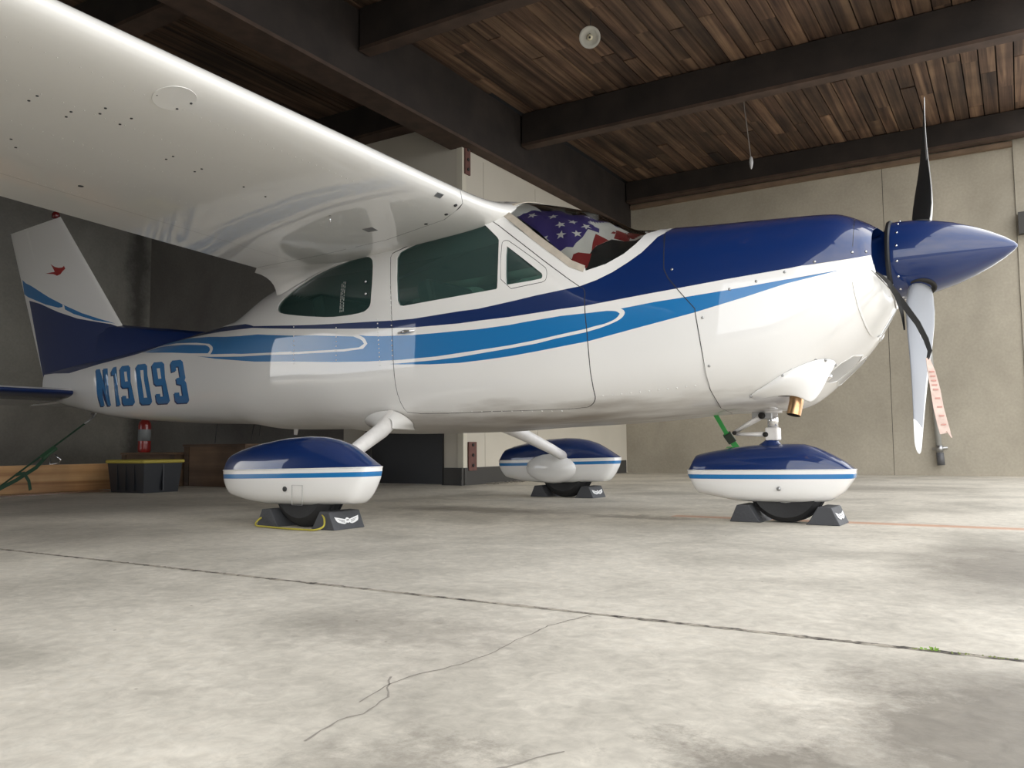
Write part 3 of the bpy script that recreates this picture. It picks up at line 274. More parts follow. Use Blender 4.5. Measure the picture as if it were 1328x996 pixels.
def wood(name, c1, c2, c3, rough=.8, along='Y', rnd=.35, scale=1.0):
    m = bpy.data.materials.new(name); m.use_nodes = True; n = m.node_tree.nodes; l = m.node_tree.links; p = n['Principled BSDF']; p.inputs['Roughness'].default_value = rough
    t = n.new('ShaderNodeTexCoord'); oi = n.new('ShaderNodeObjectInfo'); mp = n.new('ShaderNodeMapping')
    sc = {'Y': (16, .45, 16), 'X': (.5, 16, 16)}[along]; mp.inputs['Scale'].default_value = tuple(s * scale for s in sc)
    ad = n.new('ShaderNodeVectorMath'); ad.operation = 'ADD'; mu = n.new('ShaderNodeMath'); mu.operation = 'MULTIPLY'; mu.inputs[1].default_value = 37
    l.new(oi.outputs['Random'], mu.inputs[0]); l.new(t.outputs['Object'], ad.inputs[0]); l.new(mu.outputs[0], ad.inputs[1]); l.new(ad.outputs[0], mp.inputs['Vector'])
    a = n.new('ShaderNodeTexNoise'); a.inputs['Scale'].default_value = 1.0; a.inputs['Detail'].default_value = 7; a.inputs['Roughness'].default_value = .6; a.inputs['Distortion'].default_value = .35; l.new(mp.outputs[0], a.inputs['Vector'])
    r = n.new('ShaderNodeValToRGB'); e = r.color_ramp.elements; e[0].position = .34; e[0].color = (*c1, 1); e[1].position = .66; e[1].color = (*c3, 1); q = r.color_ramp.elements.new(.5); q.color = (*c2, 1)
    l.new(a.outputs['Fac'], r.inputs['Fac'])
    b = n.new('ShaderNodeTexNoise'); b.inputs['Scale'].default_value = 1.6; b.inputs['Detail'].default_value = 4; l.new(ad.outputs[0], b.inputs['Vector'])
    mr = n.new('ShaderNodeMapRange'); mr.inputs['From Min'].default_value = .3; mr.inputs['From Max'].default_value = .7; mr.inputs['To Min'].default_value = .55; mr.inputs['To Max'].default_value = 1.35; l.new(b.outputs['Fac'], mr.inputs['Value'])
    m2 = n.new('ShaderNodeMapRange'); m2.inputs['To Min'].default_value = 1 - rnd; m2.inputs['To Max'].default_value = 1 + rnd * 1.5; l.new(oi.outputs['Random'], m2.inputs['Value'])
    mm = n.new('ShaderNodeMath'); mm.operation = 'MULTIPLY'; l.new(mr.outputs['Result'], mm.inputs[0]); l.new(m2.outputs['Result'], mm.inputs[1])
    h = n.new('ShaderNodeHueSaturation'); l.new(r.outputs['Color'], h.inputs['Color']); l.new(mm.outputs[0], h.inputs['Value']); l.new(h.outputs['Color'], p.inputs['Base Color'])
    bp = n.new('ShaderNodeBump'); bp.inputs['Strength'].default_value = .3; bp.inputs['Distance'].default_value = .004; l.new(a.outputs['Fac'], bp.inputs['Height']); l.new(bp.outputs['Normal'], p.inputs['Normal'])
    return m
PLANK = wood('old_roof_plank', (.026, .012, .007), (.080, .045, .027), (.17, .105, .062))
PINE = wood('pine_plank', (.26, .12, .045), (.40, .22, .09), (.50, .30, .14), .6, 'Y', .1, .8)
PLY = wood('brown_plywood', (.06, .035, .02), (.10, .06, .035), (.15, .09, .05), .7, 'X', .3, .5)

XL, XR, YF, YB, ZC = -9.52, .40, -1.5, 10.5, 3.96
floor = empty('floor'); tag(floor, kind='structure')
JY = 1.716
MB().box(-14, 9, JY + .007, YB + .3, -.15, 0).build('slab', FLOORM, floor)
MB().box(-14, 9, -3.0, JY - .007, -.15, 0).build('slab', FLOORM, floor)
MB().box(-60, 60, -60, -3.01, -.17, -.02).build('apron', concrete('apron_asphalt', (.20, .20, .20), (.13, .13, .13), .5, .2, .9), floor)
MB().box(9.01, 60, -3.0, 40, -.17, -.02).build('apron', concrete('apron_asphalt_east', (.20, .20, .20), (.13, .13, .13), .5, .2, .9), floor)
# ragged, dirt-filled joint
mb = MB(); random.seed(3); L = []
x = -9.0
while x < 3.0:
    L.append((x, random.choice([0, .001, .003, .006]) + random.uniform(0, .002), random.choice([0, .001, .003, .006]) + random.uniform(0, .002))); x += random.uniform(.006, .022)
v = []; 
for x, a, b in L: v += [(x, JY - .006 - a, .0006), (x, JY + .006 + b, .0006)]
mb.add(v, [(2*i, 2*i + 2, 2*i + 3, 2*i + 1) for i in range(len(L) - 1)])
mb.build('joint_filler', concrete('joint_dirt', (.36, .32, .26), (.05, .042, .035), 26, .8, .95, (.40, .56)), floor, kind=None)
crk = principled('crack_dark', (.27, .245, .21), .9)  # darker tone of the thin crack strips on the slab
for line in DATA['cracks']:
    P = []
    for a, b in zip(line[:-1], line[1:]):
        n_ = max(2, int(math.dist(a, b) / .02))
        for i in range(n_): P.append((a[0] + (b[0]-a[0])*i/n_ + random.uniform(-.003, .003), a[1] + (b[1]-a[1])*i/n_ + random.uniform(-.003, .003)))
    P.append(line[-1]); mb = MB(); v = []
    for i, q in enumerate(P):
        d = Vector(P[min(i + 1, len(P) - 1)]) - Vector(P[max(i - 1, 0)]); d.normalize(); w_ = random.uniform(.0008, .0022)
        v += [(q[0] - d.y * w_, q[1] + d.x * w_, .0006), (q[0] + d.y * w_, q[1] - d.x * w_, .0006)]
    mb.add(v, [(2*i, 2*i + 1, 2*i + 3, 2*i + 2) for i in range(len(P) - 1)]); mb.build('crack', crk, floor)

# walls
def wall(name, bx, m_, parent=None):
    o = MB().box(*bx).build(name, m_); tag(o, kind='structure'); return o
# back wall from tall cast panels with open joints
bw = empty('wall_back'); tag(bw, kind='structure')
edges_ = [-4.62, -1.262, .07]
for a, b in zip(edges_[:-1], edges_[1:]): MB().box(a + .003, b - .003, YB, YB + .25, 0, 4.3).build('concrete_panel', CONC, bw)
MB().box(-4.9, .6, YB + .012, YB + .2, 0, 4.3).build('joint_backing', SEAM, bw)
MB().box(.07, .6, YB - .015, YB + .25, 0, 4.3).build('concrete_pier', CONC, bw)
MB().box(.085, .34, YB - .10, YB - .015, 2.62, 2.86).build('junction_box', BASEB, bw)
ww = empty('wall_side'); tag(ww, kind='structure')
MB().box(-4.75, -4.6, 6.6, YB, 0, 3.9).build('panel', DRY, ww)
MB().box(-4.602, -4.598, 8.05 - .0, 8.054, .17, 3.3).build('panel_seam', principled('seam_line', (.35, .31, .25), .8), ww)
MB().box(-4.602, -4.598, 6.98, 6.984, .17, 3.3).build('panel_seam', principled('seam_line_b', (.35, .31, .25), .8), ww)
dw = empty('wall_partition'); tag(dw, kind='structure')
MB().box(-6.15, -4.75, 6.6, 6.75, 0, 3.75).build('panel', DRY, dw)
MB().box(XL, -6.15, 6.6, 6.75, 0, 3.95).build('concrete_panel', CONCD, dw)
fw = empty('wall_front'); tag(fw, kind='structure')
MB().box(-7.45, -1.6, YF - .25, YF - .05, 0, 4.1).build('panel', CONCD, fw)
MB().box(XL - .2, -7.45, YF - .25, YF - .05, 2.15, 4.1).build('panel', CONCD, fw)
MB().box(-1.6, XR, YF - .20, YF - .02, 3.45, 4.1).build('door_header', BEAM, fw)
lw = empty('wall_left'); tag(lw, kind='structure')
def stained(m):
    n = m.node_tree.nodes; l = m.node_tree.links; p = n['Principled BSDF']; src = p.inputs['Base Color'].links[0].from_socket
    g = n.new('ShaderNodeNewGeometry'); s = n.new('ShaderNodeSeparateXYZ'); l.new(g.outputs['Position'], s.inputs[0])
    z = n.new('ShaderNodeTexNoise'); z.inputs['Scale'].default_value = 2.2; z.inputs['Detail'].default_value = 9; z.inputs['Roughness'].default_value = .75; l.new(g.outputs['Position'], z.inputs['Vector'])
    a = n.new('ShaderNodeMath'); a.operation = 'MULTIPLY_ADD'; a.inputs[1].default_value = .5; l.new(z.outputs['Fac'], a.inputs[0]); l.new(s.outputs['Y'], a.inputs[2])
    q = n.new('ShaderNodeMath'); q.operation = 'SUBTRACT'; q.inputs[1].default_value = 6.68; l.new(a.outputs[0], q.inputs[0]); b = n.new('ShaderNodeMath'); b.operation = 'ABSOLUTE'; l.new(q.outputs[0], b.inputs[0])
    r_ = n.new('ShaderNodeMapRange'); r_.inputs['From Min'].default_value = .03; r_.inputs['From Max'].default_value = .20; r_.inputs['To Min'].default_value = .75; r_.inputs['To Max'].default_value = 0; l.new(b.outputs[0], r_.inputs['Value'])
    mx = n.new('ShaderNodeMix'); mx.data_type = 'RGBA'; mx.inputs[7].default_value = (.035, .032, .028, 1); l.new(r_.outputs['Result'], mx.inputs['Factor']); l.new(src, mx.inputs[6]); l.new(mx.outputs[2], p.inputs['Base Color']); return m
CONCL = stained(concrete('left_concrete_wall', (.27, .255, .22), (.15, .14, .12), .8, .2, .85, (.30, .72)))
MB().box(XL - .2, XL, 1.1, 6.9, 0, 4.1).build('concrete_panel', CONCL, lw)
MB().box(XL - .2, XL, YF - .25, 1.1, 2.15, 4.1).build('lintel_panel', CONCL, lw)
st_ = MB(); 
b1 = MB().box(-4.598, -4.585, 6.55, 10.45, 0, .17); b1.box(-4.85, -4.585, 6.585, 6.6, 0, .17); o = b1.build('baseboard_side', BASEB); tag(o, kind='structure')
mb = MB().box(-4.66, -4.594, 6.592, 6.66, .17, 3.36); o = mb.build('trim_1', principled('corner_bead', (.62, .58, .48), .5)); tag(o, kind='structure')
# black door in the partition
dr = empty('door_1', (-5.27, 6.59, 0)); tag(dr, kind='structure')
MB().box(-.46, .44, -.02, .03, .01, 2.1).build('door_leaf', DARKP, dr)
MB().box(-.54, -.46, -.03, .04, 0, 2.2).build('door_frame', BASEB, dr); MB().box(-.46, .44, -.03, .04, 2.1, 2.2).build('door_frame', BASEB, dr)
MB().box(.36, .40, -.035, -.02, .95, 1.1).build('door_handle', STEEL, dr)
# brown steel straps on the wall corner
for nm, (y0, y1, z0, z1) in (('steel_strap', (6.625, 6.715, 3.08, 3.62)), ('steel_strap', (6.665, 6.80, .14, .42))):
    r = empty(nm, (-4.585, (y0 + y1) / 2, z0)); tag(r, 'brown steel strap plate at the top of the wall corner under the girder' if z0 > 2 else 'brown perforated steel strap bolted low on the white wall near its corner', 'bracket')
    hy = (y1 - y0) / 2; m_ = principled('oxide_brown', (.13, .055, .045), .6, var=.2, vscale=20)
    MB().box(-.008, .008, -hy, hy, 0, z1 - z0).build('plate', m_, r)
    if z0 > 2: MB().box(-.008, .012, -hy - .12, hy + .16, .34, .50).build('cross_plate', m_, r)
    for k in range(3): mb = MB(); mb.lathe([(.016, 0), (.016, .010), (.008, .014)], 6, frame((.008, 0, .05 + k * .10), (1, 0, 0))); mb.build('bolt', SEAM, r)

# ---- ceiling: planks on timber beams
ceil = empty('ceiling'); tag(ceil, kind='structure')
random.seed(11)
me_cache = {}
PWD = .142
def plank_mesh(L):
    k = round(L, 2)
    if k not in me_cache:
        o = MB().box(-PWD / 2 + .0055, PWD / 2 - .0055, -L / 2 + .002, L / 2 - .002, 0, .04).build('ceiling_plank', PLANK)
        me_cache[k] = o.data; bpy.data.objects.remove(o)
    return me_cache[k]
n = 0; x = XR - .08; rest = []
while x > -4.5:
    y = 3.1
    first = random.uniform(.4, 2.2)
    while y < YB:
        L = random.choice([1.22, 1.52, 1.83, 2.13, 2.44]); L = min(first if y == 3.1 else L, YB + .1 - y)
        if L > .15 and n < 292:
            o = bpy.data.objects.new('ceiling_plank', plank_mesh(L)); col.objects.link(o); o.parent = ceil
            o.location = (x, y + L / 2, ZC + random.uniform(0, .016)); n += 1
        elif L > .15: rest.append((x, y, L))
        y += L
    x -= PWD
mb = MB(); x0_ = x
for px_, py_, L in rest: mb.box(px_ - PWD / 2 + .0045, px_ + PWD / 2 - .0045, py_ + .002, py_ + L - .002, ZC + random.uniform(0, .012), ZC + .05)
x = x0_
while x > XL - .1: mb.box(x - PWD / 2 + .003, x + PWD / 2 - .003, YF, 6.9, ZC + random.uniform(0, .01), ZC + .05); x -= PWD
x = XR - .08
while x > -4.5: mb.box(x - PWD / 2 + .003, x + PWD / 2 - .003, YF, 3.08, ZC + random.uniform(0, .01), ZC + .05); x -= PWD
o = mb.build('ceiling_plank', PLANK, ceil, kind='stuff')
MB().box(XL - .2, XR, YF, YB + .3, ZC + .055, ZC + .12).build('roof_deck', SOOT_SHADE, ceil)
def beam(name, x0, x1, y0, y1, z0, z1):
    r = empty(name, ((x0 + x1) / 2, (y0 + y1) / 2, z0)); tag(r, kind='structure')
    hx, hy = (x1 - x0) / 2, (y1 - y0) / 2
    MB().box(-hx, hx, -hy, hy, .03, z1 - z0).build('beam_timber', BEAM, r, bevel=.006)
    MB().box(-hx, hx, -hy - .002, hy + .002, 0, .03).build('beam_soffit', BEAML, r)
for i, y in enumerate((2.48, 5.06, 7.64)): beam('trim_%d' % (2 + i), -4.45, XR, y - .13, y, 3.60, ZC)
beam('trim_5', -4.45, XR, 10.30, 10.43, 3.68, ZC)
o = MB().box(-4.45, .066, 10.425, 10.498, 3.615, 3.665).build('trim_10', principled('ledger_timber', (.17, .115, .075), .8, var=.2, vscale=5)); tag(o, kind='structure')
beam('trim_6', -4.74, -4.47, YF, YB, 3.34, ZC)
for i, y in enumerate((1.2, 3.8, 6.55)): beam('trim_%d' % (7 + i), XL, -4.74, y - .13, y + .05, 3.62, ZC)
# steel plates where the beams meet the girder
# pendant lamp
lamp = empty('pendant_lamp', (-2.88, 5.98, 3.735)); tag(lamp, 'small round white pendant lamp hanging under the plank ceiling, unlit, bulb in the middle', 'lamp')
d = Vector((-2.88, 5.98, 3.735)) - Vector((0, 0, CAMH)); d.normalize()
Mx = frame((0, 0, 0), d)
mb = MB(); mb.lathe([(.026, .028), (.030, .030), (.060, .014), (.084, -.008), (.088, -.010), (.086, -.014), (.060, .006), (.022, .020)], 40, Mx); o = mb.build('lamp_shade', principled('pale_enamel', (.55, .54, .48), .4), lamp, True)
mb = MB(); mb.lathe([(.010, .03), (.016, .022), (.026, .008), (.024, -.010), (.014, -.020), (.004, -.024)], 24, Mx); mb.build('bulb', principled('bulb_glass', (.75, .70, .52), .2), lamp, True)
mb = MB(); mb.lathe([(.009, -.022), (.009, -.027), (.003, -.028)], 16, Mx); mb.build('bulb_cap', SEAM, lamp, True)
mb = MB(); mb.tube([(0, 0, .01), (0, .03, .23)], .004, 6); mb.build('cord', SEAM, lamp)
pc = empty('pull_cord', (-2.19, 8.0, 3.95)); tag(pc, 'thin pull cord with a small pale weight hanging from the ceiling planks', 'cord')
mb = MB(); mb.tube([(0, 0, 0), (.01, 0, -.25), (.035, 0, -.5), (.06, 0, -.78)], .005, 6); mb.build('cord', principled('grey_string', (.20, .18, .16), .8), pc)
mb = MB(); mb.lathe([(.004, .04), (.016, .02), (.020, -.02), (.012, -.07), (.003, -.09)], 12, Matrix.Translation((.062, 0, -.80))); mb.build('weight', principled('pale_plastic', (.42, .42, .42), .4), pc, True)

# pipe on the back wall
pp = empty('drain_pipe', (-.80, YB - .06, 0)); tag(pp, 'grey vertical pipe with clamp and cap on the concrete back wall behind the propeller', 'pipe')
mb = MB(); mb.tube([(-.048, .06, 2.78), (-.048, 0, 2.76), (-.047, 0, 2.2), (-.045, 0, 1.55), (.02, 0, .22)], .030, 16); mb.build('pipe', principled('grey_conduit', (.34, .34, .32), .5), pp, True)
mb = MB(); mb.tube([(.02, 0, .26), (.028, 0, .12)], .040, 16); mb.build('pipe_cap', principled('grey_pvc_dark', (.10, .10, .105), .5), pp, True)
mb = MB(); mb.tube([(-.055, 0, .30), (.10, 0, .315)], .016, 10); mb.tube([(.02, 0, .27), (.02, 0, .34)], .038, 16); mb.build('pipe_clamp', STEEL, pp, True)

# ================================================================== FLOOR OBJECTS
def winged_badge(par, Mx, s):
    mb = MB()
    W_ = [(.02, .0), (.10, .028), (.42, .10), (.50, .12), (.47, .02), (.43, -.04), (.36, -.07), (.27, -.10), (.16, -.12), (.08, -.10), (.05, -.03)]
    for sg in (1, -1):
        P = [(x * sg * s, y * s) for x, y in W_]; P = P if sg > 0 else P[::-1]; mb.prism(P, 0, .0012, Mx)
    n_ = 20; mb.prism([(.085 * s * math.cos(2*PI*k/n_), .085 * s * math.sin(2*PI*k/n_) - .01 * s) for k in range(n_)], 0, .0018, Mx)
    mb.build('winged_badge', principled('badge_white', (.72, .72, .72), .5), par)
    mb = MB()
    for sg in (1, -1):
        for k in range(3): mb.prism([(sg * s * .13, (-.02 - .03 * k) * s), (sg * s * (.40 - .06 * k), (.035 - .04 * k) * s), (sg * s * (.40 - .06 * k), (.045 - .04 * k) * s), (sg * s * .13, (-.008 - .03 * k) * s)][::sg], .0012, .0018, Mx)
    mb.prism([(-.05 * s, -.02 * s), (.05 * s, -.02 * s), (.05 * s, .01 * s), (-.05 * s, .01 * s)], .0018, .0024, Mx); mb.build('badge_lines', CHOCK, par)
def chock(x, y, dirx, label, grp, badge=True):
    """dirx = +1: ramp faces the wheel from ahead of it"""
    p = PW(x, y, 0); r = empty('wheel_chock', p, PLANE_YAW + (0 if dirx > 0 else PI)); tag(r, label, 'wheel chock', grp)
    prof = [(0, 0), (.155, 0), (.118, .082), (.058, .084), (.044, .062), (.018, .018)]
    Mx = Matrix(((1, 0, 0, 0), (0, 0, 1, 0), (0, 1, 0, 0), (0, 0, 0, 1)))
    mb = MB(); mb.prism(prof, -.10, .10, Mx); o = mb.build('block', CHOCK, r, bevel=.004)
    mb = MB(); mb.box(.012, .15, -.085, .085, -.0, .006); mb.build('base_pad', BLACK, r)
    if badge:
        nrm = Vector((.082, 0, .037)).normalized(); winged_badge(r, frame(Vector((.1370, 0, .041)) + nrm * .0008, nrm, (0, 1, 0)), .155)
    return r
chock(.130, -1.27, 1, 'black rubber chock with white winged badge ahead of the nearest main wheel', 'wheel chocks')
chock(-.090, -1.27, -1, 'dark rubber chock behind the nearest main wheel, yellow cord tied on', 'wheel chocks')
chock(.130, 1.27, 1, 'black chock with pale badge ahead of the far main wheel', 'wheel chocks')
chock(-.090, 1.27, -1, 'plain dark chock behind the far main wheel', 'wheel chocks')
chock(2.058, 0, 1, 'black chock with bright badge face ahead of the nose wheel', 'wheel chocks')
chock(1.852, 0, -1, 'plain black chock behind the nose wheel', 'wheel chocks')
mb = MB(); K_ = [(-.20, -1.34, .055), (-.215, -1.385, .03), (-.19, -1.42, .008), (-.10, -1.43, .006), (.05, -1.445, .006), (.17, -1.44, .006), (.225, -1.43, .007), (.245, -1.40, .02), (.225, -1.375, .05), (.20, -1.365, .072)]
rope = [PW(*k) for k in K_]; P = []
for i in range(len(rope) - 1):
    p0_, p1_, p2_, p3_ = rope[max(i-1, 0)], rope[i], rope[i+1], rope[min(i+2, len(rope)-1)]
    for t in (0, .25, .5, .75): P.append(.5 * ((2*p1_) + (-p0_ + p2_)*t + (2*p0_ - 5*p1_ + 4*p2_ - p3_)*t*t + (-p0_ + 3*p1_ - 3*p2_ + p3_)*t**3))
P.append(rope[-1]); mb.tube(P, .0045, 8); o = mb.build('chock_cord', principled('yellow_cord', (.42, .36, .05), .8, bump=.6, bscale=300), None, True); tag(o, 'yellow cord joining the two chocks at the nearest main wheel', 'cord')

# green ratchet strap from the tail to the floor
GREEN = principled('dark_green_webbing', (.012, .045, .022), .8); GREENB = principled('bright_green_webbing', (.05, .36, .08), .7)
def ribbon(pts, w_, side, th=.002):
    pts = [Vector(p) for p in pts]; v = []; s = Vector(side).normalized()
    for i, p in enumerate(pts):
        d = (pts[min(i+1, len(pts)-1)] - pts[max(i-1, 0)]).normalized(); sd = (s - d * s.dot(d)).normalized(); n_ = d.cross(sd); ww_ = w_[i] if isinstance(w_, list) else w_
        v += [p - sd * ww_ / 2 - n_ * th, p + sd * ww_ / 2 - n_ * th, p + sd * ww_ / 2 + n_ * th, p - sd * ww_ / 2 + n_ * th]
    f = [(4*i + k, 4*i + (k+1) % 4, 4*i + 4 + (k+1) % 4, 4*i + 4 + k) for i in range(len(pts) - 1) for k in range(4)] + [(3, 2, 1, 0), tuple(4 * (len(pts) - 1) + k for k in range(4))]
    return v, f
ts = empty('tie_down_strap', (-7.02, 3.50, 0)); tag(ts, 'dark green ratchet strap running from the airplane tail down to a floor ring', 'strap')
T0 = PW(-4.06, 0, .665) - Vector(ts.location); B0 = Vector((0, 0, .04))
cv_ = lambda a, b, n_=8: [a.lerp(b, i / n_) for i in range(n_ + 1)]
sidev = (_R.x, _R.y, 0)
mb = MB(); mb.add(*ribbon(cv_(B0, T0.lerp(B0, .10)), .018, sidev)); mb.build('webbing', GREEN, ts)
mid = B0.lerp(T0, .52)
mb = MB(); mb.add(*ribbon([B0, B0.lerp(T0, .2) + Vector((.04, .0, -.03)), B0.lerp(T0, .38) + Vector((.05, 0, -.045)), mid + Vector((.02, 0, -.02))], .03, (0, 0, 1))); mb.build('webbing_loose', GREEN, ts)
mb = MB(); mb.add(*ribbon([B0.lerp(T0, .22), B0.lerp(T0, .24) + Vector((.05, .02, -.0)), B0.lerp(T0, .22) + Vector((.12, .04, -.05)), B0.lerp(T0, .2) + Vector((.16, .05, -.11))], .026, (0, .3, 1))); mb.build('webbing_end', GREEN, ts)
Mx = frame(mid + Vector((.02, 0, -.01)), (T0 - B0), sidev)
mb = MB(); mb.box(-.025, .025, -.012, .012, -.07, .07, M=Mx); mb.build('ratchet', principled('ratchet_green', (.03, .08, .04), .5), ts, bevel=.004)
mb = MB(); q = mid + Vector((.05, 0, -.05)); mb.tube([q, q + Vector((.0, 0, -.06)), q + Vector((.08, .03, -.05)), q + Vector((.10, .03, -.02)), q + Vector((.05, .01, .02))], .006, 8); mb.build('ratchet_handle', CHROME, ts, True)
mb = MB(); q = T0; mb.tube([q, q + (B0 - T0) * .06, q + (B0 - T0) * .10], [.006, .008, .006], 8); mb.build('hook', STEEL, ts, True)
mb = MB(); mb.tube([B0 + Vector((-.03, 0, -.03)), B0 + Vector((-.03, 0, .02)), B0 + Vector((.03, 0, .02)), B0 + Vector((.03, 0, -.035))], .009, 8); mb.build('floor_ring', STEEL, ts, True)

ns = empty('tie_down_strap'); tag(ns, 'bright green tie-down strap and buckle behind the nose wheel fairing', 'strap')
NS = [PW(*p) for p in DATA['nstrap']]; end = PW(1.86, .50, .01)
mb = MB(); mb.add(*ribbon(NS[:2], .022, sidev, .003)); mb.build('webbing', GREENB, ns)
mb = MB(); mb.add(*ribbon([NS[1], NS[2], NS[3], end], .030, sidev, .003)); mb.build('webbing', GREENB, ns)
mb = MB(); Mx = frame(NS[1].lerp(NS[2], .3), NS[2] - NS[1], sidev); mb.box(-.022, .022, -.010, .010, -.03, .035, M=Mx); mb.build('buckle', principled('buckle_dark', (.06, .08, .06), .4, .6), ns, bevel=.003)
mb = MB(); q = NS[2]; mb.add(*ribbon([q, q + Vector((-.05, .0, .0)), q + Vector((-.10, 0, -.05)), q + Vector((-.11, .0, -.10))], .014, (0, 1, .3), .0015)); mb.build('webbing_end', GREENB, ns)

# propeller strap and faded ribbon
ps = empty('propeller_strap', PW(*DATA['strap'][0])); tag(ps, 'black webbing strap looped round the propeller blade with a faded pink ribbon hanging from it', 'strap')
loc = Vector(ps.location)
mb = MB(); mb.add(*ribbon([PW(*p) - loc for p in DATA['strap']], [.006, .012, .018, .024, .026, .024, .022, .018, .010], (.5, 0, .9), .0015)); mb.build('webbing', PROPB, ps)
mb = MB(); mb.add(*ribbon([PW(*p) - loc for p in DATA['strap2']], [.022, .018, .012, .006], sidev, .0015)); mb.build('webbing', PROPB, ps)
PINK = principled('faded_pink_cloth', (.60, .46, .40), .8, var=.14, vscale=30)
R_ = [PW(*p) - loc for p in DATA['ribbon']]
mb = MB(); mb.add(*ribbon(R_, [.014, .032, .040, .042, .044, .044], sidev, .0012)); mb.build('ribbon', PINK, ps)
mb = MB(); e0 = R_[-1]; mb.add(*ribbon([e0 + Vector((.010, 0, .01)), e0 + Vector((.022, 0, -.018))], [.012, .004], sidev, .0012)); mb.build('ribbon_fray', PINK, ps)
mb = MB()
for i in range(9):
    a = R_[1].lerp(R_[2], i / 4) if i < 4 else R_[2].lerp(R_[-1], (i - 4) / 5); d = (R_[2] - R_[1]).normalized(); s_ = Vector(sidev).normalized(); nn = Vector((_F.x, _F.y, 0)).normalized() * -.004
    v_, f_ = ribbon([a - s_ * .010 + nn, a + s_ * .010 + nn], .006, (0, 0, 1), .0004); mb.add(v_, f_)
mb.build('ribbon_print', principled('washed_red', (.52, .27, .23), .8), ps, kind='stuff')

# things along the left wall
fe = empty('fire_extinguisher', (-7.90, 5.45, .342)); tag(fe, 'red fire extinguisher standing on the brown crate near the airplane tail', 'fire extinguisher')
REDG = principled('extinguisher_red', (.28, .022, .018), .3, 0, .5)
mb = MB(); mb.lathe([(.055, 0), (.062, .01), (.064, .04), (.064, .28), (.058, .315), (.035, .345), (.02, .352)], 24); o = mb.build('cylinder', REDG, fe, True); autosmooth(o, 40)
mb = MB(); mb.lathe([(.0648, .12), (.0648, .24), (.0640, .242)], 24); mb.build('label_band', principled('grey_label', (.22, .23, .23), .5), fe, True)
mb = MB(); mb.lathe([(.018, .35), (.020, .38), (.014, .395)], 12); mb.build('valve', STEEL, fe, True)
mb = MB(); mb.box(-.015, .09, -.010, .010, .395, .41); mb.box(-.02, .075, -.010, .010, .372, .382); mb.build('lever', SEAM, fe)
mb = MB(); mb.tube([(-.01, 0, .375), (-.06, 0, .36), (-.082, 0, .30), (-.080, 0, .16)], .010, 10); mb.build('hose', SEAM, fe, True)
bx = empty('storage_tote', (-6.65, 4.60, 0)); tag(bx, 'black plastic tote with a yellow lid beside the pine plank', 'storage box')
TOT = principled('black_plastic', (.012, .014, .018), .4); YEL = principled('yellow_lid', (.36, .29, .03), .5)
v = [(-.23, -.17, 0), (.23, -.17, 0), (.23, .17, 0), (-.23, .17, 0), (-.26, -.19, .255), (.26, -.19, .255), (.26, .19, .255), (-.26, .19, .255)]
mesh('tub', v, [(3, 2, 1, 0), (4, 5, 6, 7), (0, 1, 5, 4), (1, 2, 6, 5), (2, 3, 7, 6), (3, 0, 4, 7)], TOT, bx, None, False)
for k in (-.12, 0, .12): MB().box(k - .006, k + .006, -.192, -.175, .02, .24).build('tub_rib', TOT, bx)
MB().box(.242, .262, -.006, .006, .02, .24).build('tub_rib', TOT, bx)
MB().box(-.275, .275, -.205, .205, .255, .285).build('lid', YEL, bx, bevel=.008)
pk = tag(MB().box(0, .055, 0, 1.75, 0, .235).build('pine_plank', PINE), 'long pale pine plank standing on edge on the floor beside the black tote', 'plank'); pk.location = (-7.32, 3.10, .012); pk.rotation_euler = (0, 0, math.radians(-3))
pk2 = tag(MB().box(0, .34, 0, 1.5, 0, .012).build('wet_board', wood('wet_wood', (.10, .06, .04), (.15, .095, .06), (.19, .12, .08), .25, 'Y', .1, .8)), 'thin reddish brown board lying flat in front of the pine plank', 'board'); pk2.location = (-7.34, 3.0, 0)
for nm, (x0, x1), y, h_, lab, m_ in (('wooden_crate', (-8.15, -7.28), 5.35, .34, 'long brown wooden crate under the fire extinguisher', PLY), ('wooden_crate', (-7.26, -6.35), 5.45, .42, 'darker brown wooden crate to the right, mostly behind the near wheel fairing', PLY)):
    r = empty(nm, ((x0 + x1) / 2, y + .28, 0)); tag(r, lab, 'crate', 'wooden crates along the partition'); hx = (x1 - x0) / 2
    MB().box(-hx, hx, -.26, .26, .0, h_ - .022).build('box', m_, r); MB().box(-hx - .01, hx + .01, -.28, .28, h_ - .02, h_).build('lid', m_, r)
    for k in (-hx, hx - .07): MB().box(k, k + .07, -.272, -.26, 0, h_ - .022).build('batten', m_, r)
# weed in the joint
wd = empty('weed', (-.16, JY, 0)); tag(wd, 'small bright green weed growing in the floor joint', 'weed')
GRN = principled('leaf_green', (.16, .28, .04), .6); random.seed(5)
for k in range(9):
    a = random.uniform(0, 2*PI); r_ = random.uniform(.004, .014); L = random.uniform(.004, .008); d = Vector((math.cos(a), math.sin(a) * .5, random.uniform(.3, .9))).normalized(); c = Vector((random.uniform(-.010, .010), random.uniform(-.003, .003), .001))
    s_ = d.orthogonal().normalized() * L * .4; mesh('leaf', [c, c + d * L * .6 + s_, c + d * L * 1.3, c + d * L * .6 - s_], [(0, 1, 2, 3)], GRN, wd, None, False)
mb = MB()
random.seed(9)
for k in range(60):
    x = -.16 + random.uniform(-.03, .30); c = Vector((x, JY + random.uniform(-.005, .005), 0)); mb.lathe([(.002, 0), (.002, .001), (.001, .002)], 5, Matrix.Translation(c))
o = mb.build('moss', principled('moss_green', (.16, .19, .06), .9)); tag(o, 'thin line of moss in the floor joint', 'moss', kind='stuff')
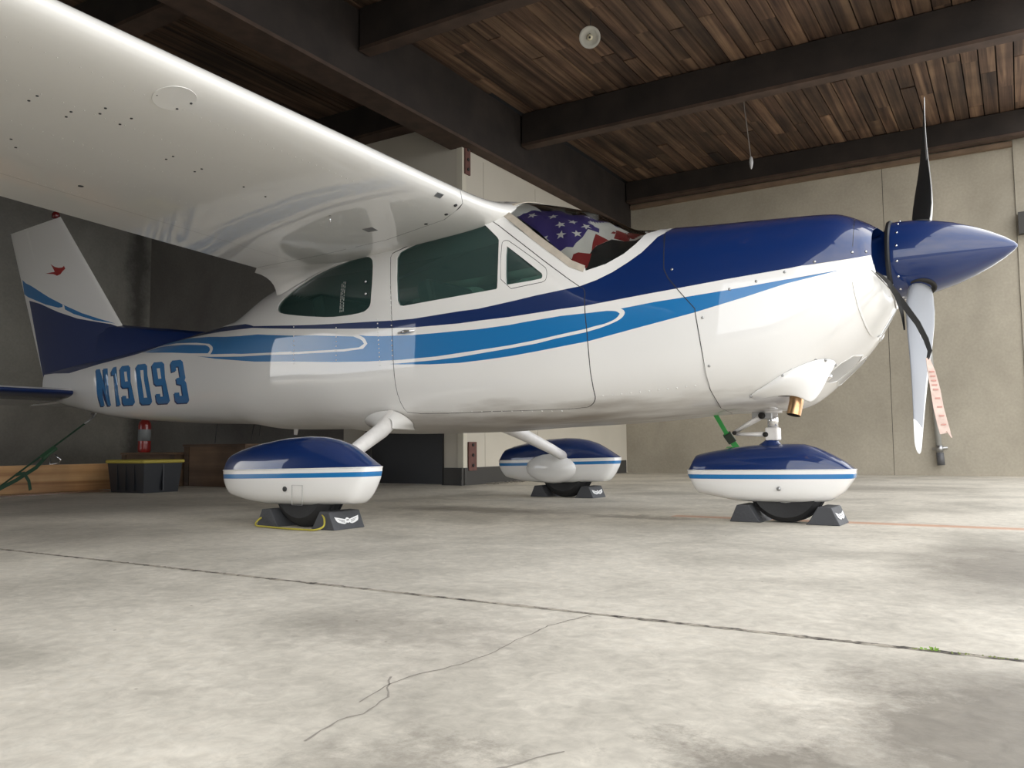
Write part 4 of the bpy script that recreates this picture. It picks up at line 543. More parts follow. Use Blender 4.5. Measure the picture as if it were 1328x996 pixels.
# gravel swept against the baseboard
mb = MB(); random.seed(2)
for k in range(260):
    x = -4.56 + abs(random.gauss(0, .05)); y = random.uniform(6.9, 8.3); s_ = random.uniform(.005, .016)
    mb.add([(x + dx * s_, y + dy * s_, max(0, s_ * .5 + dz * s_ * .5)) for dx, dy, dz in ((1, 0, 0), (0, 1, 0), (-1, 0, 0), (0, -1, 0), (0, 0, 1.2), (0, 0, -1))], [(0, 1, 4), (1, 2, 4), (2, 3, 4), (3, 0, 4), (1, 0, 5), (2, 1, 5), (3, 2, 5), (0, 3, 5)])
o = mb.build('gravel', principled('gravel_grey', (.22, .20, .17), .9)); tag(o, 'loose gravel swept against the black baseboard of the white wall', 'gravel', kind='stuff')

# ================================================================== LIGHT AIRPLANE
plane = empty('light_airplane', PLANE_LOC, PLANE_YAW)
tag(plane, 'white and blue high-wing light airplane parked on the hangar floor, nose to the right', 'airplane')

ST = np.array(DATA['stations'])
def _pchip(xs, ys, x):
    h = np.diff(xs); d = np.diff(ys) / h; m = np.zeros(len(xs))
    for i in range(1, len(xs) - 1):
        if d[i-1] * d[i] > 0:
            w1 = 2 * h[i] + h[i-1]; w2 = h[i] + 2 * h[i-1]; m[i] = (w1 + w2) / (w1 / d[i-1] + w2 / d[i])
    m[0] = d[0]; m[-1] = d[-1]
    i = np.clip(np.searchsorted(xs, x) - 1, 0, len(h) - 1); t = (x - xs[i]) / h[i]
    return (2*t**3 - 3*t**2 + 1)*ys[i] + (t**3 - 2*t**2 + t)*h[i]*m[i] + (-2*t**3 + 3*t**2)*ys[i+1] + (t**3 - t**2)*h[i]*m[i+1]
def hull(x, t, off=0.0):
    """fuselage surface, starboard half: t = 0 belly centre, .5 widest, 1 top centre"""
    x = np.clip(np.asarray(x, float), ST[0, 0], ST[-1, 0]); t = np.asarray(t, float)
    def P(x, t):
        zb, zm, zt, w_, nb, ntp = [_pchip(ST[:, 0], ST[:, i], x) for i in range(1, 7)]
        th = (t - .5) * np.pi; up = t >= .5; n = np.where(up, ntp, nb)
        c = np.abs(np.cos(th)); s = np.abs(np.sin(th)); r = (c**n + s**n)**(-1/n)
        sg = np.where(np.cos(th) < 0, -1, 1)
        return np.stack([x, -w_ * c * r * sg, np.where(up, zm + (zt - zm) * s * r, zm - (zm - zb) * s * r)], -1)
    p = P(x, t)
    e = .004
    a = P(np.clip(x + e, ST[0, 0], ST[-1, 0]), t) - P(np.clip(x - e, ST[0, 0], ST[-1, 0]), t)
    b = P(x, t + e) - P(x, t - e)
    n = np.cross(a, b); n = n / np.maximum(np.linalg.norm(n, axis=-1, keepdims=True), 1e-9)
    return p + n * off, n
def hp(x, t, off=0.0):
    p, n = hull(np.array([x]), np.array([t]), off); return Vector(p[0]), Vector(n[0])

def inside(poly, pts):
    poly = np.asarray(poly); x, y = pts[:, 0], pts[:, 1]; r = np.zeros(len(pts), bool)
    j = len(poly) - 1
    for i in range(len(poly)):
        xi, yi = poly[i]; xj, yj = poly[j]
        c = (yi > y) != (yj > y)
        with np.errstate(divide='ignore', invalid='ignore'):
            r ^= c & (x < (xj - xi) * (y - yi) / (yj - yi) + xi)
        j = i
    return r
def band(line, hw, closed=False):
    """polygon of half-width hw around a polyline"""
    L = [Vector(p) for p in line]; n = len(L); A = []; B = []
    for i in range(n):
        if closed: d = (L[(i + 1) % n] - L[i - 1])
        else: d = L[min(i + 1, n - 1)] - L[max(i - 1, 0)]
        d = d.normalized() if d.length > 0 else Vector((1, 0)); q = Vector((-d.y, d.x)) * hw
        A.append(tuple(L[i] + q)); B.append(tuple(L[i] - q))
    return (A, B) if closed else A + B[::-1]
def smooth_poly(P, closed=True, it=2):
    """Chaikin-like rounding that keeps the outline"""
    for _ in range(it):
        Q = []; n = len(P); rng = range(n) if closed else range(n - 1)
        if not closed: Q.append(P[0])
        for i in rng:
            a = P[i]; b = P[(i + 1) % n]
            Q.append((a[0]*.75 + b[0]*.25, a[1]*.75 + b[1]*.25)); Q.append((a[0]*.25 + b[0]*.75, a[1]*.25 + b[1]*.75))
        if not closed: Q.append(P[-1])
        P = Q
    return P
def sheet(us, vs_, polys, outline=None):
    """triangulate the grid us x vs with every polygon's edges kept; returns 2D verts, tris, centroids"""
    pts = [Vector((u, v)) for u in us for v in vs_]; edges = []
    for P in polys + ([outline] if outline else []):
        b = len(pts); pts += [Vector(p) for p in P]; n = len(P); edges += [(b + i, b + (i + 1) % n) for i in range(n)]
    V, E, F, *_ = delaunay_2d_cdt(pts, edges, [], 0, 1e-6)
    V = np.array([tuple(v) for v in V]); F = np.array(F)
    return V, F, V[F].mean(1)
def split(V, F, keep):
    F = F[keep]
    if len(F) == 0: return V[:0], F
    used = np.unique(F); m = -np.ones(len(V), int); m[used] = range(len(used))
    return V[used], m[F]

TS_ = 2.0                                  # t is stretched so that the 2D domain is roughly metric
def dom(P): return [(x, t * TS_) for x, t in P]
H = {}
ext = lambda k: dom(DATA[k])
H['rear_window'] = smooth_poly(ext('rear_window'), it=1)
H['door_window'] = ext('door_window'); H['vent_window'] = smooth_poly(ext('vent_window'), it=1)
H['vent_frame'] = smooth_poly(ext('vent_frame'), it=1)
wf = DATA['windshield_frame']; wg = DATA['windshield_glass']
frame_low = [p for p in wf[8:]]            # base curve and pillar
H['windshield_frame'] = dom([(.5442, .787), (.530, .805), (.535, .84), (.56, .90), (.60, 1.01), (1.53, 1.01)] + frame_low)
glass_low = wg[8:]
H['windshield_glass'] = dom([(.622, .78), (.632, .80), (.645, .83), (.665, .88), (.69, .94), (.71, 1.01), (1.455, 1.01), (1.44, .88)] + glass_low[:-1] + [(1.0877, .6522)])
H['door'] = smooth_poly(ext('door'), it=1)
H['cowl'] = dom([(1.50, 1.01), (1.51, .79)] + DATA['cowl_seam'][2:-1] + [(1.70, -.01), (2.6, -.01), (2.6, 1.01)])
H['nose'] = dom([(2.352, 1.01)] + DATA['nose_seam'][1:-1] + [(1.98, .19), (1.96, -.01), (2.6, -.01), (2.6, 1.01)])
H['inlet'] = dom([(2.6, .935), (2.452, .932), (2.440, .925), (2.427, .912), (2.420, .89)] + DATA['inlet'][4:13] + [(2.6, .33)])
H['light_lens'] = ext('light_lens'); H['lower_recess'] = smooth_poly(ext('lower_recess'), it=1)
nl = DATA['navy_low'][1:-1]; nu = DATA['navy_up']
H['navy'] = dom([(-5.1, nl[0][1])] + nl + [(2.6, nl[-1][1]), (2.6, 1.01), (1.53, 1.01)] + nu[:-1] + [(-2.2, .84), (-2.35, .90), (-2.45, 1.01), (-5.1, 1.01)])
def round_short(P, lim=.11, it=2):
    for _ in range(it):
        Q = []; n = len(P)
        for i in range(n):
            a, b, c = Vector(P[i - 1]), Vector(P[i]), Vector(P[(i + 1) % n]); u, v = b - a, c - b
            if u.length < lim and v.length < lim and u.length > 1e-5 and v.length > 1e-5 and u.angle(v) < 1.3 and u.angle(v) > .12: Q += [tuple(b - u * .25), tuple(b + v * .25)]
            else: Q.append(P[i])
        P = Q
    return P
for k in ('blue_front', 'blue_mid', 'blue_aft', 'blue_tail'): H[k] = round_short(ext(k))
letters = [dom(p) for p in DATA['letters']]; shadows = [dom(p) for p in DATA['shadows']]; holes = [dom(p) for p in DATA['holes'] if p]
seams = [band(dom([(1.50, 1.02), (1.51, .79)] + DATA['cowl_seam'][2:]), .0022), band(dom([(2.352, 1.02)] + DATA['nose_seam'][1:4]), .0012)]
dA, dB = band(H['door'], .0022, True); vA, vB = band(H['vent_frame'], .0014, True)

def build_hull():
    us = sorted(set(list(np.linspace(ST[0, 0], -1.5, 60)) + list(np.linspace(-1.5, 1.7, 90)) + list(np.linspace(1.7, 2.38, 30)) + list(np.linspace(2.38, ST[-1, 0], 14))))
    vs_ = list(np.linspace(0, 1, 61) * TS_)
    star = [H[k] for k in ('rear_window', 'door_window', 'vent_window', 'windshield_frame', 'windshield_glass', 'cowl', 'nose', 'inlet', 'light_lens', 'lower_recess', 'navy', 'blue_front', 'blue_mid', 'blue_aft', 'blue_tail')] + letters + shadows + holes + seams + [dA, dB, vA, vB]
    # clip every outline to the domain, so that no outside points survive
    clip = lambda P: [(min(max(a, ST[0, 0]), ST[-1, 0]), min(max(b, 0), TS_)) for a, b in P]
    star = [clip(P) for P in star]
    V, F, Cn = sheet(us, vs_, star)
    t = V[:, 1] / TS_
    I = {k: inside(H[k], Cn) for k in H}
    sea = np.zeros(len(F), bool)
    for s_ in seams: sea |= inside(s_, Cn)
    ringd = inside(dA, Cn) ^ inside(dB, Cn); ringv = inside(vA, Cn) ^ inside(vB, Cn)
    let = np.zeros(len(F), bool); sh = let.copy(); ho = let.copy()
    for p in letters: let |= inside(p, Cn)
    for p in shadows: sh |= inside(p, Cn)
    for p in holes: ho |= inside(p, Cn)
    m = np.zeros(len(F), int)
    blue = (I['blue_front'] | I['blue_mid'] | I['blue_aft'] | I['blue_tail'])
    m[blue] = 2; m[I['navy'] & ~I['windshield_frame']] = 1
    m[sh & ~ho] = 1; m[let & ~ho] = 2
    m[sea | ringd] = 3
    m[ringv & ~I['vent_window']] = 3
    m[I['lower_recess']] = 4
    glass = {'quarter_window': I['rear_window'], 'door_window': I['door_window'], 'vent_window': I['vent_window'], 'windshield': I['windshield_glass']}
    hole = I['inlet'].copy()
    for k in glass: hole |= glass[k]
    seal = I['windshield_frame'] & ~I['windshield_glass'] 
    # beige seal only along the pillar: a strip just outside the glass
    part = {}
    part['cowling'] = I['cowl'] & ~I['nose'] & ~hole
    part['nose_bowl'] = I['nose'] & ~hole & ~I['light_lens']
    part['cabin_door'] = I['door'] & ~I['cowl'] & ~hole
    part['fuselage'] = ~hole & ~(I['cowl'] | I['nose']) & ~I['door']
    mats = [SKIN, NAVY, BLUE, SEAM, principled('recess_grey', (.40, .40, .40), .3, 0, .6)]
    def make(name, keep, offs=0, mt=None, mirror=True, par=plane, star_only=False, label=None, join=True):
        v2, f2 = split(V, F, keep)
        p, n = hull(v2[:, 0], v2[:, 1] / TS_, offs)
        mi = m[keep] if mt is None else np.zeros(len(f2), int)
        # make faces point outward
        a, b, c = p[f2[:, 0]], p[f2[:, 1]], p[f2[:, 2]]
        fl = (np.cross(b - a, c - a) * n[f2[:, 0]]).sum(-1) < 0
        f2 = f2.copy(); f2[fl] = f2[fl][:, ::-1]
        P, N, FF, MI = p, n, f2, mi
        if mirror:
            q = p * [1, -1, 1]; nn = n * [1, -1, 1]
            if join:
                P = np.r_[p, q]; N = np.r_[n, nn]; FF = np.r_[f2, f2[:, ::-1] + len(p)]
                mi2 = mi.copy()
                if mt is None:                      # no lettering details mirrored the wrong way: keep letters only to starboard
                    k2 = (let | sh)[keep]; mi2[k2 & ~navyf[keep] & ~blue[keep]] = 0
                MI = np.r_[mi, mi2]
            else:
                o2 = mesh(name, q, f2[:, ::-1], mt or mats, par, mi, True, normals=nn)
        o = mesh(name, P, FF, mt or mats, par, MI, True, normals=N)
        if label: o['label'] = label
        return o
    navyf = I['navy']
    body = make('fuselage', part['fuselage'])
    make('cowling', part['cowling'], .002)
    nb = make('nose_bowl', part['nose_bowl'], .002)
    doors = make('cabin_door', part['cabin_door'], .001, join=False)
    door = doors
    for k, I_ in glass.items():
        if k == 'windshield':
            make(k, I_, -.006, [CLEAR])
        else:
            make(k, I_, -.008, [GLASS], join=False)
    make('landing_light_cover', I['light_lens'], -.001, [paint('cover_white', (.74, .73, .70))], join=False)
    # cabin lining just inside the skin
    lin = (Cn[:, 0] > -1.45) & (Cn[:, 0] < 1.62) & ~hole
    v2, f2 = split(V, F, lin)
    make('cabin_lining', lin, -.022, [LINING])
    # window rims
    for nm, key, mt in (('window_rim', 'rear_window', WHITE), ('window_rim', 'door_window', WHITE), ('window_rim', 'vent_window', WHITE)):
        for sgn in (1, -1):
            P = H[key]; vv = []; ff = []
            for x, t2 in P:
                for off in (.0005, -.022):
                    p, n = hp(x, t2 / TS_, off); vv.append((p.x, p.y * sgn, p.z))
            k = len(P); ff = [(2*i, 2*((i+1) % k), 2*((i+1) % k)+1, 2*i+1) for i in range(k)]
            mesh(nm, vv, ff, mt, plane, None, True)
    # door handle on the starboard door
    return body
body = build_hull()

# pillar seal: a raised beige strip following the lower and rear edge of the windshield
def hull_strip(name, line, width, off, mat_, sub=6, both=True, thick=.004, par=plane):
    L = []
    for a, b in zip(line[:-1], line[1:]):
        for i in range(sub): L.append((a[0] + (b[0]-a[0])*i/sub, a[1] + (b[1]-a[1])*i/sub))
    L.append(line[-1]); A = band(dom(L), width / 2); n = len(L); A1 = A[:n]; A2 = A[n:][::-1]
    mb = MB()
    for sgn in ((1, -1) if both else (1,)):
        v = []
        for (a, b) in zip(A1, A2):
            for q, o_ in ((a, off - thick), (a, off), (b, off), (b, off - thick)):
                p, _ = hp(q[0], q[1] / TS_, o_); v.append((p.x, p.y * sgn, p.z))
        f = [(4*i + j, 4*i + j + 1, 4*i + 5 + j, 4*i + 4 + j) for i in range(n - 1) for j in range(3)]
        if sgn < 0: f = [q[::-1] for q in f]
        mb.add(v, f)
    return mb.build(name, mat_, par, smooth=False)
hull_strip('windshield_seal', [(1.163, .640), (1.0877, .6465), (.86, .704), (.62, .769), (.612, .785), (.622, .805), (.64, .84), (.66, .90), (.68, .96), (.69, 1.0)], .036, .0025, SEAL)

# sun shade folded behind the windshield, printed with stars and stripes
STARS = []
for x, t in DATA['flag_stars'] + [(.80, .90), (.92, .93), (1.02, .88), (.86, .97), (.98, .98), (.74, .93)]:
    if all(math.hypot(x - a, (t - b) * 2) > .072 for a, b in STARS): STARS.append((x, t))
def shade():
    D_ = DATA; base = dom([(.66, .79), (.70, .86), (.74, 1.01), (1.42, 1.01), (1.42, .86), (1.40, .81), (1.36, .745), (1.30, .70), (1.22, .668), (1.165, .648), (1.06, .667), (.86, .73)])
    P = {k: dom(D_[k]) for k in ('flag_blue', 'flag_red1', 'flag_red2', 'flag_red3', 'flag_white', 'visor_dark')}
    stars = []
    for i, (x, t) in enumerate(STARS):
        r = .031; a0 = .3 + i * .7
        stars.append([(x + (r if k % 2 == 0 else r * .4) * math.cos(a0 + k * PI / 5), t * TS_ + (r if k % 2 == 0 else r * .4) * math.sin(a0 + k * PI / 5)) for k in range(10)])
    us = np.linspace(.64, 1.48, 40); vs_ = np.linspace(.6, 1.0, 24) * TS_
    clip = lambda Q: [(min(max(a, .64), 1.48), min(max(b, .6 * TS_), TS_)) for a, b in Q]
    V, F, Cn = sheet(us, vs_, [clip(q) for q in [base] + list(P.values()) + stars])
    I = {k: inside(q, Cn) for k, q in P.items()}
    st = np.zeros(len(F), bool)
    for s_ in stars: st |= inside(s_, Cn)
    m = np.where(Cn[:, 0] < 1.08, 0, np.where(Cn[:, 0] < 1.2, 1, 2)); m[Cn[:, 1] < .70 * TS_] = 3
    # beyond the fold that faces the camera the same print goes on over to port
    far = Cn[:, 1] > .83 * TS_
    m[I['flag_blue']] = 0; m[I['flag_white']] = 1; m[I['flag_red1'] | I['flag_red2'] | I['flag_red3']] = 2; m[I['visor_dark'] & ~I['flag_red3']] = 3
    m[far & (Cn[:, 0] < 1.08)] = 0; m[far & (Cn[:, 0] >= 1.08) & (Cn[:, 0] < 1.2)] = 1; m[far & (Cn[:, 0] >= 1.2)] = 2; m[far & (Cn[:, 0] > 1.32)] = 1
    m[st & (m == 0)] = 1
    keep = inside(base, Cn); v2, f2 = split(V, F, keep)
    wav = .006 * np.sin(v2[:, 0] * 38 + v2[:, 1] * 22)
    p, n = hull(v2[:, 0], v2[:, 1] / TS_, -.035); p = p + n * wav[:, None]
    q = p * [1, -1, 1]; P_ = np.r_[p, q]; FF = np.r_[f2, f2[:, ::-1] + len(p)]
    mats = [principled('flag_blue', (.045, .03, .16), .7), principled('flag_white', (.62, .60, .57), .7), principled('flag_red', (.22, .015, .015), .7), principled('shade_black', (.012, .012, .012), .8)]
    P_ = [Mplane @ Vector(v) for v in P_]
    o = mesh('sun_shade', P_, FF, mats, None, np.r_[m[keep], m[keep]], True)
    tag(o, 'stars and stripes printed sun shade folded behind the airplane windshield', 'sun shade')
shade()

# rivets and screws on the skin
def studs(name, pts, r, mat_, off=.0008, par=plane, kind=None):
    mb = MB()
    for x, t in pts:
        p, n = hp(x, t, off); Mx = frame(p, n); mb.lathe([(r, -.001), (r * .8, r * .35), (r * .3, r * .5)], 8, Mx)
    return mb.build(name, mat_, par, smooth=True, kind=kind)
studs('rivets', DATA['rivets'], .0045, WHITE, kind='stuff')
for x, t in DATA['screws']:
    studs('screw', [(x, t)], .007, STEEL, .002)

# door handle
p0, n0 = hp(.02, .512, .004); p1, n1 = hp(.14, .513, .006)
mb = MB(); mb.tube([p0, (p0 + p1) / 2 + n0 * .012, p1], [.006, .011, .004], 10)
mb.build('door_handle', CHROME, plane, True)

# nose interior: cooling inlet, starter cover and shaft housing
mb = MB(); Mx = frame((2.30, 0, 1.205), (1, 0, 0), (0, 0, 1))
mb.lathe([(.05, 0), (.120, .0), (.125, .09), (.135, .125), (.160, .150), (.174, .162), (.174, .176), (.05, .177)], 48, Mx)
hub_cover = mb.build('hub_shroud', [NAVY, WHITE], plane, True)
for f in hub_cover.data.polygons:
    if f.center.z < 1.13: f.material_index = 1
autosmooth(hub_cover, 45)
# near-black block stands for the shade of the engine bay behind the inlets
mb = MB(); mb.box(1.8, 2.31, -.20, .20, .98, 1.30); mb.build('engine_bay_shade', SOOT_SHADE, plane)
# inlet ducts: rolled lip that turns inwards
def lip(sgn):
    path = DATA['inlet'][3:13]; path = [(2.440, .925), (2.427, .912), (2.418, .895)] + path[1:] 
    vv = []; ff = []; K = 7
    for (x, t) in path:
        p, n = hp(x, t, .002); inward = Vector((-.25, 0, 0)); c = Vector((x, 0, 1.17))
        d = (c - p); d.x = 0; d.normalize()
        for k in range(K):
            a = k / (K - 1) * PI * .55
            q = p + d * (.022 * (1 - math.cos(a))) + Vector((.010 * math.sin(a * 1.0), 0, 0)) + (Vector((-.16, 0, 0)) + d * .03) * (k / (K - 1)) ** 3
            vv.append((q.x, q.y * sgn, q.z))
    n_ = len(path)
    for i in range(n_ - 1):
        for k in range(K - 1):
            f = (i*K + k, i*K + k + 1, (i+1)*K + k + 1, (i+1)*K + k); ff.append(f if sgn > 0 else f[::-1])
    mi = [0 if vv[f[0]][2] > 1.165 else 1 for f in ff]
    return mesh('inlet_lip', vv, ff, [NAVY, WHITE], plane, mi, True)
lip(1); lip(-1)

# spinner and propeller
HUB = Vector((2.585, 0, 1.215))
spin_axis = Vector((.48, 0, .008)).normalized()
prop = empty('propeller', (0, 0, 0), 0, plane)
prof = [(0.0, .0), (.176, .0), (.1775, .012), (.178, .03), (.172, .10), (.160, .17), (.138, .25), (.110, .32), (.078, .385), (.045, .44), (.018, .475), (.004, .487), (0, .4885)]
mb = MB(); Mx = frame((2.472, 0, 1.211), spin_axis, (0, 0, 1)); mb.lathe([(r, z_) for r, z_ in prof[1:-1]], 64, Mx)
sp = mb.build('spinner', NAVY, prop, True); autosmooth(sp, 60)
mb = MB(); mb.lathe([(.10, -.012), (.184, -.012), (.187, -.006), (.187, .002), (.182, .006), (.178, .008)], 64, Mx); o = mb.build('spinner_backplate', DARKP, prop, True); autosmooth(o, 50)
mb = MB()
for k in range(16):
    a = 2 * PI * (k + .5) / 16; d = Vector((0, math.cos(a), math.sin(a)))
    p = Vector((2.472 + .035, 0, 1.2115)) + d * .178; mb.lathe([(.006, -.002), (.005, .002), (.002, .003)], 8, frame(p, d))
mb.build('spinner_screws', CHROME, prop, True, kind='stuff')
TH = .4287
def blade(sgn):
    er = Vector((0, sgn * math.sin(TH), sgn * math.cos(TH))); et = Vector((0, -er.z, er.y)); ex = Vector((1, 0, 0))
    rs = [.12, .16, .20, .26, .33, .42, .52, .62, .72, .80, .84, .88, .92, .945, .960, .965]
    ch = [.075, .10, .125, .148, .158, .160, .156, .148, .136, .124, .118, .110, .098, .082, .05, .02]
    tk = [.065, .055, .042, .030, .024, .019, .016, .013, .011, .010, .009, .008, .007, .006, .005, .004]
    be = [52, 50, 47, 43, 38, 31.5, 24, 18, 14, 11.5, 10.5, 9.5, 9, 8.5, 8.5, 8.5]
    n = 16; v = []; 
    for r, c_, t_, b_ in zip(rs, ch, tk, be):
        b = math.radians(b_); cd = et * math.cos(b) + ex * math.sin(b); nf = ex * math.cos(b) - et * math.sin(b)
        sweep = .012 * (r / .965) ** 2
        for k in range(n):
            a = 2 * PI * k / n; u = math.cos(a); w_ = math.sin(a)
            th = t_ * .5 * w_ * (1 - .25 * u) * (1.25 if w_ > 0 else .55) + t_ * .0
            v.append(HUB + er * r + cd * (u * c_ * .5 + sweep * 0) + nf * th)
    f = []; mi = []
    for i in range(len(rs) - 1):
        for k in range(n):
            f.append((i*n + k, i*n + (k+1) % n, (i+1)*n + (k+1) % n, (i+1)*n + k))
            a = 2 * PI * (k + .5) / n; front = math.sin(a) > 0; le = math.cos(a) > (.93 if rs[i] < .5 else .60)
            tip = rs[i] >= .84
            mi.append(3 if le else ((2 if tip else 0) if front else 1))
    f.append(tuple((len(rs)-1)*n + k for k in range(n))); mi.append(2)
    o = mesh('blade', v, f, [PROPG, PROPB, principled('white_tip', (.8, .8, .8), .4), principled('worn_edge', (.62, .62, .60), .35, .3)], prop, mi, True)
    bm = bmesh.new(); bm.from_mesh(o.data); bmesh.ops.recalc_face_normals(bm, faces=bm.faces); bm.to_mesh(bm and o.data); bm.free()
    # dark root opening in the spinner
    mb = MB(); Mx = frame(HUB + er * .130, er, (1, 0, 0))
    mb.lathe([(.058, 0), (.066, .036), (.058, .040), (.050, .034)], 32, Mx); mb.build('blade_root_collar', SOOT_SHADE, prop, True)
    return o
blade(1); blade(-1)
# two short worn marks on the near blade face
er = Vector((0, -math.sin(TH), -math.cos(TH))); et = Vector((0, -er.z, er.y)); ex = Vector((1, 0, 0))
for du, ln in ((-.012, .05), (.022, .04)):
    b = math.radians(37); cd = et * math.cos(b) + ex * math.sin(b); nf = ex * math.cos(b) - et * math.sin(b)
    p = HUB + er * (.40 + (.01 if du > 0 else 0)) + cd * du + nf * .0125
    mb = MB(); q = [p - cd * .003, p + cd * .003, p + cd * .004 + er * ln, p - cd * .001 + er * ln]
    mb.add(q + [a + nf * .0006 for a in q], [(3, 2, 1, 0), (4, 5, 6, 7), (0, 1, 5, 4), (1, 2, 6, 5), (2, 3, 7, 6), (3, 0, 4, 7)])
    mb.build('worn_decal', principled('decal_pale', (.75, .68, .70), .5), prop)

# landing light and chin recess bulb
(lx, lt), = DATA['light_bulb'] if len(DATA['light_bulb']) == 1 else [DATA['light_bulb'][0]]
p, n = hp(lx, lt, .002); mb = MB(); mb.lathe([(.022, -.01), (.024, .004), (.016, .010), (.004, .012)], 20, frame(p, n)); mb.build('landing_light', CHROME, plane, True)
hull_strip('cover_rim', DATA['light_lens'][:11], .006, .0045, WHITE, sub=3)
rr = DATA['lower_recess']; hull_strip('recess_rim', rr + [rr[0]], .005, .0045, WHITE, sub=2)

# exhaust fairing on the lower cowl
def exhaust():
    T = DATA['exh_top']; n = len(T); K = 9; v = []
    bot = [(1.878, .590), (1.905, .584), (1.95, .583), (2.00, .590), (2.045, .594), (2.085, .592), (2.120, .582), (2.145, .562), (2.165, .556), (2.200, .610)]
    by_ = [-.31, -.335, -.352, -.365, -.372, -.372, -.365, -.350, -.335, -.315]
    for i in range(n):
        p, nn = hp(T[i][0], T[i][1], .004); b = Vector((bot[i][0], by_[i], bot[i][1]))
        for k in range(K):
            s = k / (K - 1); q = p.lerp(b, s) + Vector((0, -.030, .006)) * math.sin(PI * s) * math.sin(PI * min(1, (i + .3) / (n - .4))) ; v.append(q)
    f = [(i*K + k, i*K + k + 1, (i+1)*K + k + 1, (i+1)*K + k) for i in range(n - 1) for k in range(K - 1)]
    f = [q[::-1] for q in f]
    o = mesh('exhaust_fairing', v, f, [WHITE], plane, None, True); so = o.modifiers.new('solid', 'SOLIDIFY'); so.thickness = .005; so.offset = -1
    sb = o.modifiers.new('sub', 'SUBSURF'); sb.levels = 1; sb.render_levels = 1
    mb = MB(); P = [Vector((2.02, -.26, .66)), Vector((2.05, -.30, .60)), Vector((2.075, -.335, .555)), Vector((2.085, -.35, .515))]
    P = [Vector((2.085, -.26, .66)), Vector((2.092, -.295, .62)), Vector((2.092, -.32, .565)), Vector((2.082, -.335, .505))]
    n_ = 20; mb.tube(P, .031, n_, cap=False); mb.tube([P[-1], P[-2], P[-3]], .028, n_, cap=False, m=1)
    v0 = P[-1]; 
    o = mb.build('exhaust_pipe', [BRASS, SOOT_SHADE], plane, True)
    mb = MB(); mb.box(1.93, 2.10, -.32, -.22, .592, .62); mb.build('exhaust_shroud_inner', SOOT_SHADE, plane)
    for i in (1, 4, 7, 9):
        p, nn = hp(*T[i], .004); q = p + Vector((0, -.004, -.010)); mb = MB(); mb.lathe([(.006, -.004), (.006, .004), (.002, .005)], 10, frame(q, nn)); mb.build('screw', STEEL, plane, True)
exhaust()

# ---- wing
def airfoil(n=30):
    t, m_, p_ = .15, .025, .4; up = []; lo = []
    for i in range(n + 1):
        x = (1 - math.cos(PI * i / n)) / 2
        yt = 5 * t * (.2969 * math.sqrt(x) - .126 * x - .3516 * x**2 + .2843 * x**3 - .1036 * x**4)
        yc = m_ / p_**2 * (2 * p_ * x - x * x) if x < p_ else m_ / (1 - p_)**2 * (1 - 2 * p_ + 2 * p_ * x - x * x)
        up.append((x, yc + yt)); lo.append((x, yc - yt))
    return up, lo
UP, LO = airfoil()
LOOP = UP[::-1] + LO[1:]                    # TE upper -> LE -> TE lower
LOOP = np.array(LOOP)
def wing_pt(c, s, off=0):
    """c 0..1 round the section from upper trailing edge over the nose to the lower one, s = metres out from the centreline"""
    c = np.asarray(c); s = np.asarray(s)
    k = c * (len(LOOP) - 1); i = np.clip(k.astype(int), 0, len(LOOP) - 2); fr = (k - i)[..., None]
    q = LOOP[i] * (1 - fr) + LOOP[i + 1] * fr
    out_ = np.maximum(s - .6, 0)
    le = .610 + .03 * np.exp(-(s - .5) / .12) - .0 * s; te = -1.06 + .11 * out_ / 1.6 * (out_ < 99)
    te = np.where(s > 3.0, -1.06 + .11 * 1.5 + .04 * (s - 3.0), te)
    zl = 1.632 + .03 * out_; zt_ = 1.492 + .03 * out_
    chord = le - te; x = le - q[..., 0] * chord; z_ = zl + (zt_ - zl) * q[..., 0] + q[..., 1] * chord * .92
    return np.stack([x, -s, z_], -1)
